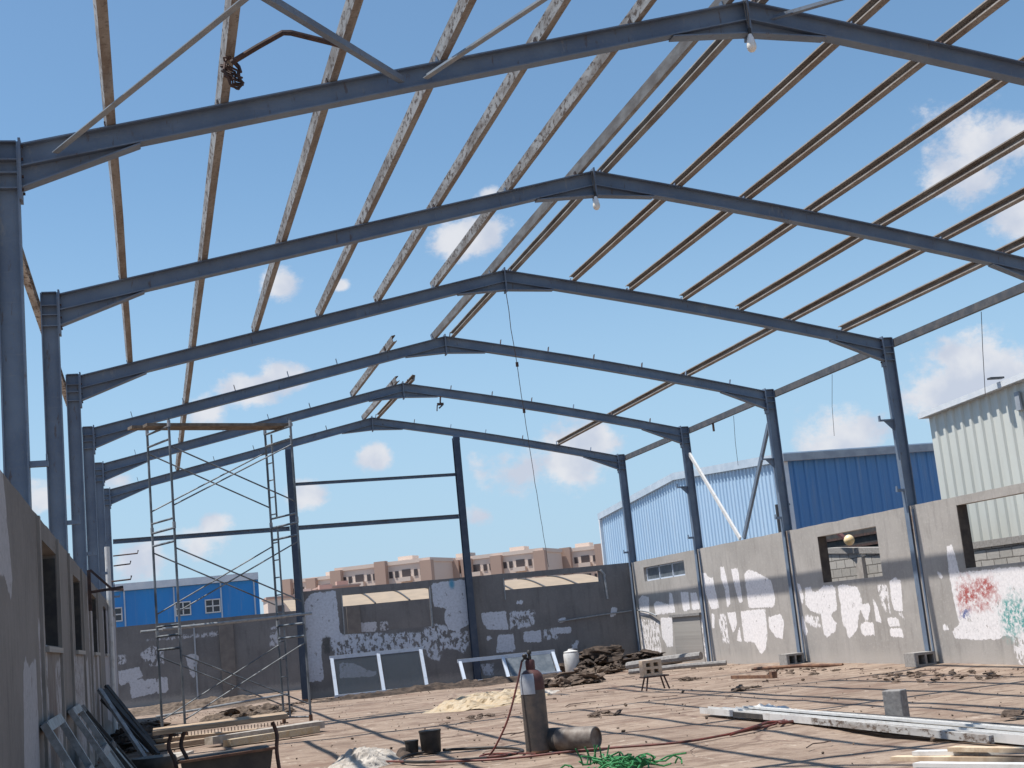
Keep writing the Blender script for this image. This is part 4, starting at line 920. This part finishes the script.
# heaps
def heap(name, cx, cy, rx_, ry_, h, m_, label, cat, seed, amp=.5, n=44, freq=3.4, kind=None, rot=0):
    k = MB(); ca, sa = math.cos(rot), math.sin(rot)
    for i in range(n+1):
        for j in range(n+1):
            u, v = -1+2*i/n, -1+2*j/n; r = math.hypot(u, v)
            bx2 = Vector((u*rx_, v*ry_, 0)); nn = noise.fractal(bx2*freq+Vector((seed*3.1, seed, 0)), .9, 2.1, 5)
            e = max(0, 1-r*(1+.25*noise.noise(Vector((u*2, v*2, seed)))))
            if m_.startswith('plastic') or m_ == 'white_paint':
                pr = Vector((u*rx_*1.1+v*ry_*.5, v*ry_*1.0-u*rx_*.4, seed)); rd = 0; am = 1.0; pp_ = pr*1.5
                for oc in range(4): rd += am*(1-abs(noise.noise(pp_))*2.6); am *= .55; pp_ = pp_*2.1+Vector((3.1, 1.7, 0))
                nn = (rd-1.2)*.9
            z = h*((1-(1-e)**1.7)**.9)*(1+amp*nn)-.03
            px, py = u*rx_*(1+.06*nn), v*ry_*(1+.06*nn)
            k.v.append((cx+px*ca-py*sa, cy+px*sa+py*ca, z))
    for i in range(n):
        for j in range(n): k.f.append((i*(n+1)+j, (i+1)*(n+1)+j, (i+1)*(n+1)+j+1, i*(n+1)+j+1))
    ob = k.build(name, m_, smooth=False); tag(ob, label, cat, kind=kind); return ob
def clumps(name, cx, cy, rx_, ry_, h, m_, label, cat, seed, n=40, size=.22, kind=None):
    rg = random.Random(seed); k = MB()
    for q in range(n):
        a = rg.uniform(0, 6.283); r = math.sqrt(rg.random()); x = cx+rx_*r*math.cos(a); y = cy+ry_*r*math.sin(a)
        z = h*(1-r**1.4)*rg.uniform(.35, 1.0); s_ = size*rg.uniform(.45, 1.25)
        Rm = Matrix.Rotation(rg.uniform(0, 3.14), 3, 'Z') @ Matrix.Rotation(rg.uniform(-.7, .7), 3, 'X')
        ax = Vector((rg.uniform(.8, 2.0), rg.uniform(.6, 1.1), rg.uniform(.25, .6)))*s_
        NN, MM = 12, 7; k0 = len(k.v)
        for i in range(MM+1):
            th = math.pi*i/MM
            for j in range(NN):
                ph = 2*math.pi*j/NN; v = Vector((math.sin(th)*math.cos(ph), math.sin(th)*math.sin(ph), math.cos(th)))
                f_ = 1+.55*noise.fractal(v*1.9+Vector((q*3.7, seed, 0)), .8, 2.0, 4)
                p = Rm @ Vector((v.x*ax.x, v.y*ax.y, v.z*ax.z))*f_
                k.v.append((x+p.x, y+p.y, max(.0, z+p.z)))
        for i in range(MM):
            for j in range(NN): k.f.append((k0+i*NN+j, k0+i*NN+(j+1) % NN, k0+(i+1)*NN+(j+1) % NN, k0+(i+1)*NN+j))
    ob = k.build(name, m_); return tag(ob, label, cat, kind=kind)
clumps('rag_heap', 5.75, 36.5, 1.25, .7, .70, 'fabric_brown', 'dark brown heap of rags piled in the far right corner', 'heap', 3, 60, .24)
clumps('rag_heap', 6.4, 34.9, .65, .9, .42, 'fabric_brown', 'smaller brown heap of sacking against the right wall by the corner', 'heap', 9, 45, .2)
clumps('rag_heap', 5.0, 34.3, .4, .4, .25, 'rag_tan', 'tan crumpled rags in front of the dark corner heap', 'heap', 12, 22, .14)
clumps('soil_heap', 2.85, 30.0, .55, .6, .36, 'rag_brown', 'small brown rag heap behind the upright gas cylinder', 'heap', 5, 40, .15)
clumps('soil_heap', 2.2, 30.4, .3, .4, .18, 'fabric_brown', 'low dark pile beside the brown rag heap', 'heap', 6, 16, .13)
heap('debris_heap', 1.2, 35.3, 4.2, .55, .16, 'fabric_brown', 'low strip of dark rubble along the foot of the end wall', 'rubble', 15, 1.0, 60, 1.6)
heap('debris_heap', -5.2, 41.5, 2.6, 2.5, .18, 'rag_tan', 'pale rubble on the ground beyond the open bay behind the scaffold', 'rubble', 21, 1.0, 50, 1.6)
clumps('debris_heap', -4.3, 31.5, .9, 1.2, .22, 'rag_tan', 'grey-brown rubble pile seen between the scaffold legs', 'rubble', 23, 60, .16)
clumps('debris_heap', -6.5, 27.5, .45, 3.4, .3, 'fabric_brown', 'dark rubble strip along the foot of the left wall', 'rubble', 27, 70, .2)
heap('plastic_sheet', .05, 26.7, 1.15, 1.7, .22, 'plastic_yellow', 'crumpled pale yellow plastic sheet on the floor left of the cylinders', 'plastic sheet', 31, .55, 40, 1.6, rot=-.5)
heap('plastic_sheet', 1.2, 28.2, .8, .8, .10, 'plastic_white', 'flat whitish sheet beside the pale yellow plastic', 'plastic sheet', 33, .55, 30, 1.6)
heap('paper_sack', -3.85, 16.9, .42, 1.3, .20, 'plastic_white', 'crumpled white sacking in the foreground left of the buckets', 'sack', 37, .45, 56, 3.2, rot=-.25)
heap('rag_heap', -3.3, 17.2, .12, .3, .1, 'fabric_brown', 'dark scrap beside the white sacking in the foreground', 'heap', 39, .9, 20, 3)

clumps('debris_strip', 5.6, 19.6, .9, 1.9, .04, 'rag_brown', 'dark scraps lying on the floor before the painted part of the right wall', 'rubble', 51, 60, .045, kind='stuff')
clumps('debris_strip', 5.9, 24.8, .6, 2.0, .04, 'rag_brown', 'dark scraps lying on the floor under the small opening of the right wall', 'rubble', 53, 26, .045, kind='stuff')
clumps('debris_strip', 1.0, 35.6, 4.4, .4, .10, 'rag_brown', 'dark crumbly rubbish along the foot of the end wall around the window units', 'rubble', 55, 150, .08, kind='stuff')
for q_, (sx_, sy_, lab) in enumerate(((3.4, 21.8, 'small brown rag on the floor to the right of the cylinders'), (4.2, 26.5, 'small tan scrap on the floor beyond the cylinders near the right wall'), (.2, 19.9, 'little dark scrap left of the standing cylinder'), (-1.1, 22.6, 'little dark scrap on the floor between buckets and end wall'), (2.6, 12.9, 'crumpled dark scrap by the long bars'))):
    clumps('floor_scrap', sx_, sy_, .22, .2, .05, 'rag_brown', lab, 'scrap', 60+q_, 10, .07)
# green net with strands
k = MB(); rr = random.Random(5)
for q in range(60):
    x = -1.93+rr.gauss(0, .17); y = 12.75+rr.gauss(0, .22); z = .02+abs(rr.gauss(.035, .025)); a = rr.uniform(0, 6.28); L_ = rr.uniform(.1, .4); pts = []
    for s_ in range(5):
        pts.append((x+math.cos(a)*L_*s_/4, y+math.sin(a)*L_*s_/4, max(.01, z+.03*math.sin(s_*1.4+q)))); a += rr.uniform(-.5, .5)
    k.tube(pts, .009, 5)
for q in range(7):
    x = -2.2+.04*q; k.tube([(x, 13.3, .02), (x+rr.uniform(-.03, .03), 13.3, .08), (x+rr.uniform(-.06, .06), 13.3, .16+rr.uniform(0, .05))], .008, 5)
one(k, 'green_net', 'green_net', 'bundle of green net and string at the bottom edge in front of the cylinders', 'net')

# long white bars on the right
rr = random.Random(11)
def longbar(p0, p1, w_, h_, m_, lab, cat='steel bar', grp='long bars stacked on the right floor', name='metal_bar'):
    k = MB(); t_ = .006
    k.extrude([(-w_/2, 0), (w_/2, 0), (w_/2, h_), (w_/2-t_, h_), (w_/2-t_, t_), (-w_/2+t_, t_), (-w_/2+t_, h_), (-w_/2, h_)] if m_ == 'white_paint' else [(-w_/2, 0), (w_/2, 0), (w_/2, h_), (-w_/2, h_)], p0, p1)
    return one(k, name, m_, lab, cat, grp)
longbar((1.0, 17.9, .01), (.97, 9.5, .02), .13, .08, 'white_paint', 'front long white channel of the stack on the right, black patches on its side')
longbar((1.13, 17.6, .01), (1.12, 9.6, .01), .09, .07, 'galvanized', 'grey steel bar just behind the front white channel of the stack')
longbar((1.26, 17.3, .01), (1.28, 9.2, .02), .11, .08, 'white_paint', 'rear long white channel of the stack on the right')
longbar((1.18, 16.9, .092), (1.14, 9.8, .10), .08, .025, 'white_paint', 'flat white strip lying on top of the bar stack')
longbar((1.38, 15.2, .02), (1.42, 8.5, .03), .09, .07, 'sheet_dark', 'dark steel bar running out of the frame behind the white bars')
longbar((.93, 14.5, .02), (.83, 10.9, .02), .05, .07, 'purlin_steel', 'rusty white strip lying in front of the bar stack')
for i, (p0, p1) in enumerate((((-.14, 10.9, .01), (.50, 9.4, .03)), ((-.02, 10.75, .05), (.68, 9.6, .06)), ((.12, 10.4, .09), (.6, 9.0, .1)), ((-.25, 10.35, .01), (.2, 9.3, .02)))):
    k = MB(); k.beam(p0, p1, .11, .035); one(k, 'timber_batten', 'white_paint' if i % 2 else 'pale_wood', ['pale batten, hindmost of the pile at the bottom right', 'white batten crossing the pile at the bottom right', 'pale batten topmost in the pile at the bottom right', 'white batten nearest the bottom edge on the right'][i], 'batten', 'battens at the bottom right')
heap('paper_sack', 1.45, 17.0, .4, .8, .09, 'white_paint', 'crumpled white sheeting at the far end of the white bars', 'sack', 41, 1.0, 30, 2.6)
# black patches on the white channel
k = MB()
k.box((.926, 16.3, .045), (.008, .9, .06))
one(k, 'black_tape', 'sheet_dark', 'black tape on the side of the front white channel', 'tape')

# rusty channel & scraps on the floor
k = MB(); k.beam((4.35, 24.6, .06), (4.60, 23.4, .06), .06, .06); k.box((4.62, 23.35, .09), (.1, .12, .12)); one(k, 'rusty_channel', 'rust', 'short rusty steel channel lying on the floor before the right wall', 'steel bar')
for i, (a, b_, r, lab, m_) in enumerate((((5.4, 33.6, .12), (6.7, 31.8, .25), .10, 'thick grey timber lying along the foot of the right wall near the corner', 'concrete_stub'),
                                   ((4.8, 31.8, .05), (6.7, 30.3, .08), .06, 'thin grey pole lying in front of the thick timber', 'concrete_stub'),
                                   ((6.0, 27.2, .03), (6.9, 25.0, .03), .035, 'thin dark rod lying by the foot of the fourth right column', 'rust'))):
    k = MB(); k.tube([a, Vector(a).lerp(Vector(b_), .5)+Vector((0, 0, .02)), b_], r, 8); one(k, 'timber_pole', m_, lab, 'pole')
# scattered stones / crumbs: nobody could count them
k = MB(); rr = random.Random(3)
for q in range(1500):
    if q < 900: x = rr.uniform(-6.5, 7.0); y = rr.uniform(8.5, 37)
    elif q < 1200: x = rr.gauss(6.7, .3); y = rr.uniform(16, 37)
    else: x = rr.uniform(-7, 6.5); y = rr.gauss(35.6, .9)
    if x > 7.1: continue
    s_ = rr.uniform(.006, .018)*(1 if rr.random() < .95 else 2.6); Rm = Matrix.Rotation(rr.uniform(0, 3), 3, 'Z') @ Matrix.Rotation(rr.uniform(0, 3), 3, 'X')
    k.box((x, y, s_*.25), (s_*rr.uniform(.8, 2.2), s_, s_*rr.uniform(.5, 1)), Rm)
o = k.build('gravel', 'rag_tan'); tag(o, 'small stones and crumbs scattered over the dusty floor', 'gravel', kind='stuff')
k = MB()
for q in range(45):
    x = rr.uniform(-2.5, 6.6); y = rr.uniform(9.5, 34); a = rr.uniform(0, 6.28); L_ = rr.uniform(.15, .7)
    pts = [(x+math.cos(a+.4*math.sin(s_))*L_*s_/4, y+math.sin(a+.5*math.cos(s_+q))*L_*s_/4, .012+.008*(s_ % 2)) for s_ in range(5)]
    k.tube(pts, rr.uniform(.003, .008), 5)
o = k.build('litter', 'dark_rust'); tag(o, 'scraps of wire, twigs and strips strewn over the floor', 'litter', kind='stuff')

# pale wooden beam lying behind bench
for p0, p1, w_, h_, m_, lab in (((-5.45, 22.9, .10), (-3.55, 23.9, .10), .26, .12, 'plastic_white', 'thick pale timber lying on the floor just behind the bench'),
    ((-5.2, 22.4, .06), (-3.7, 23.3, .06), .2, .1, 'plastic_yellow', 'thinner yellowish timber lying in front of the thick pale one'),
    ((-6.5, 24.8, .1), (-4.6, 24.3, .1), .22, .06, 'wood', 'brown board on the floor closest to the scaffold feet'),
    ((-6.4, 23.6, .05), (-5.2, 24.0, .05), .25, .08, 'wood', 'short brown board behind the bench, second from the scaffold feet'),
    ((-6.2, 20.4, .05), (-5.9, 21.5, .05), .35, .04, 'plastic_white', 'small pale board lying near the leaning bars')):
    k = MB(); k.beam(p0, p1, w_, h_); jit(k, .02, 3); one(k, 'timber_board', m_, lab, 'timber', 'timbers behind the bench')

# workbench in the left foreground
o = thing('workbench', 'rough workbench with plank top on curved dark legs at the lower left', 'workbench', (-5.7, 12, 0))
k = MB(); k.extrude([(-.2, -.02), (.2, -.02), (.2, .02), (-.2, .02)], (-6.27, 12.0, .87), (-5.17, 12.0, .885)); jit(k, .01, 2); k.build('plank_top', 'wood', o, bevel=.004)
for q in range(34): k = MB(); k.box((-6.1+q*.027, 11.8, .835), (.006, .012, .03)); k.build('nail', 'dark_rust', o)
for x, s_ in ((-6.12, -1), (-6.02, -1), (-5.30, 1)):
    k = MB(); k.tube(curve([(x+.0, 11.86, .85), (x-.05*s_*-1*.6, 11.86, .74), (x+.02, 11.86, .6), (x+.04, 11.86, .3), (x+.0, 11.86, 0)], 5), .016, 8); k.build('leg', 'dark_rust', o)
o = thing('metal_trough', 'dark sheet metal trough standing under the workbench', 'trough', (-5.7, 11.9, 0))
k = MB(); k.loft([Vector(p) for p in ((-6.0, 11.7, .1), (-5.42, 11.7, .1), (-5.42, 12.2, .1), (-6.0, 12.2, .1))], [Vector(p) for p in ((-6.06, 11.62, .62), (-5.33, 11.62, .645), (-5.33, 12.3, .645), (-6.06, 12.3, .62))]); k.build('trough_body', 'sheet_dark', o)
k = MB(); k.beam((-6.08, 11.6, .63), (-5.31, 11.6, .655), .03, .02); k.build('rim', 'rust', o)

# frames leaning on the left wall
def lean(y0, y1, zt, out, lab, m_):
    o = thing('leaning_frame', lab, 'window frame', (-7.0, (y0+y1)/2, 0), 'frames leaning on the left wall')
    xt, xb = -7.12, -7.12+out
    k = MB()
    pts = {}
    def p(y, h): return Vector((xb+(xt-xb)*h, y, zt*h))
    up = (1, 0, .4)
    for y in (y0, y1): k.beam(p(y, 0), p(y, 1), .09, .06, up)
    for h in (.03, .5, .97): k.beam(p(y0+.04, h), p(y1-.04, h), .09, .06, (1, 0, .4))
    k.build('frame', m_, o)
    k = MB(); q = [p(y0+.1, .08), p(y1-.1, .08), p(y1-.1, .46), p(y0+.1, .46)]; k.loft(q, [v+Vector((.008, 0, .004)) for v in q]); k.build('lower_panel', 'glass_film', o)
lean(12.0, 13.7, 1.03, .55, 'grey window frame leaning on the left wall nearest the camera', 'grey_aluminium')
lean(15.6, 17.0, 1.02, .62, 'second grey window frame leaning on the left wall', 'grey_aluminium')
lean(17.2, 18.0, .98, .7, 'third darker frame leaning on the left wall', 'sheet_dark')
o = thing('bar_bundle', 'bundle of grey bars leaning on the left wall in front of the scaffold', 'steel bars', (-6.7, 21, 0))
for i in range(9):
    k = MB(); y = 22.5+.32*i; m_ = 'grey_aluminium' if i % 3 == 0 else 'sheet_dark'
    k.beam((-7.1+rr.uniform(0, .08), y+.3, 1.02+rr.uniform(-.12, .08)), (-6.35+rr.uniform(-.15, .12), y-.5, .02), .07, .05); k.build('bar', m_, o)
k = MB(); k.lathe([(.05, 0), (.28, 0), (.30, .05), (.30, .14), (.28, .19), (.05, .19)], (-6.3, 19.2, .01), 24); one(k, 'tyre', 'black_rubber', 'old dark tyre lying by the left wall below the leaning bars', 'tyre', smooth=True)
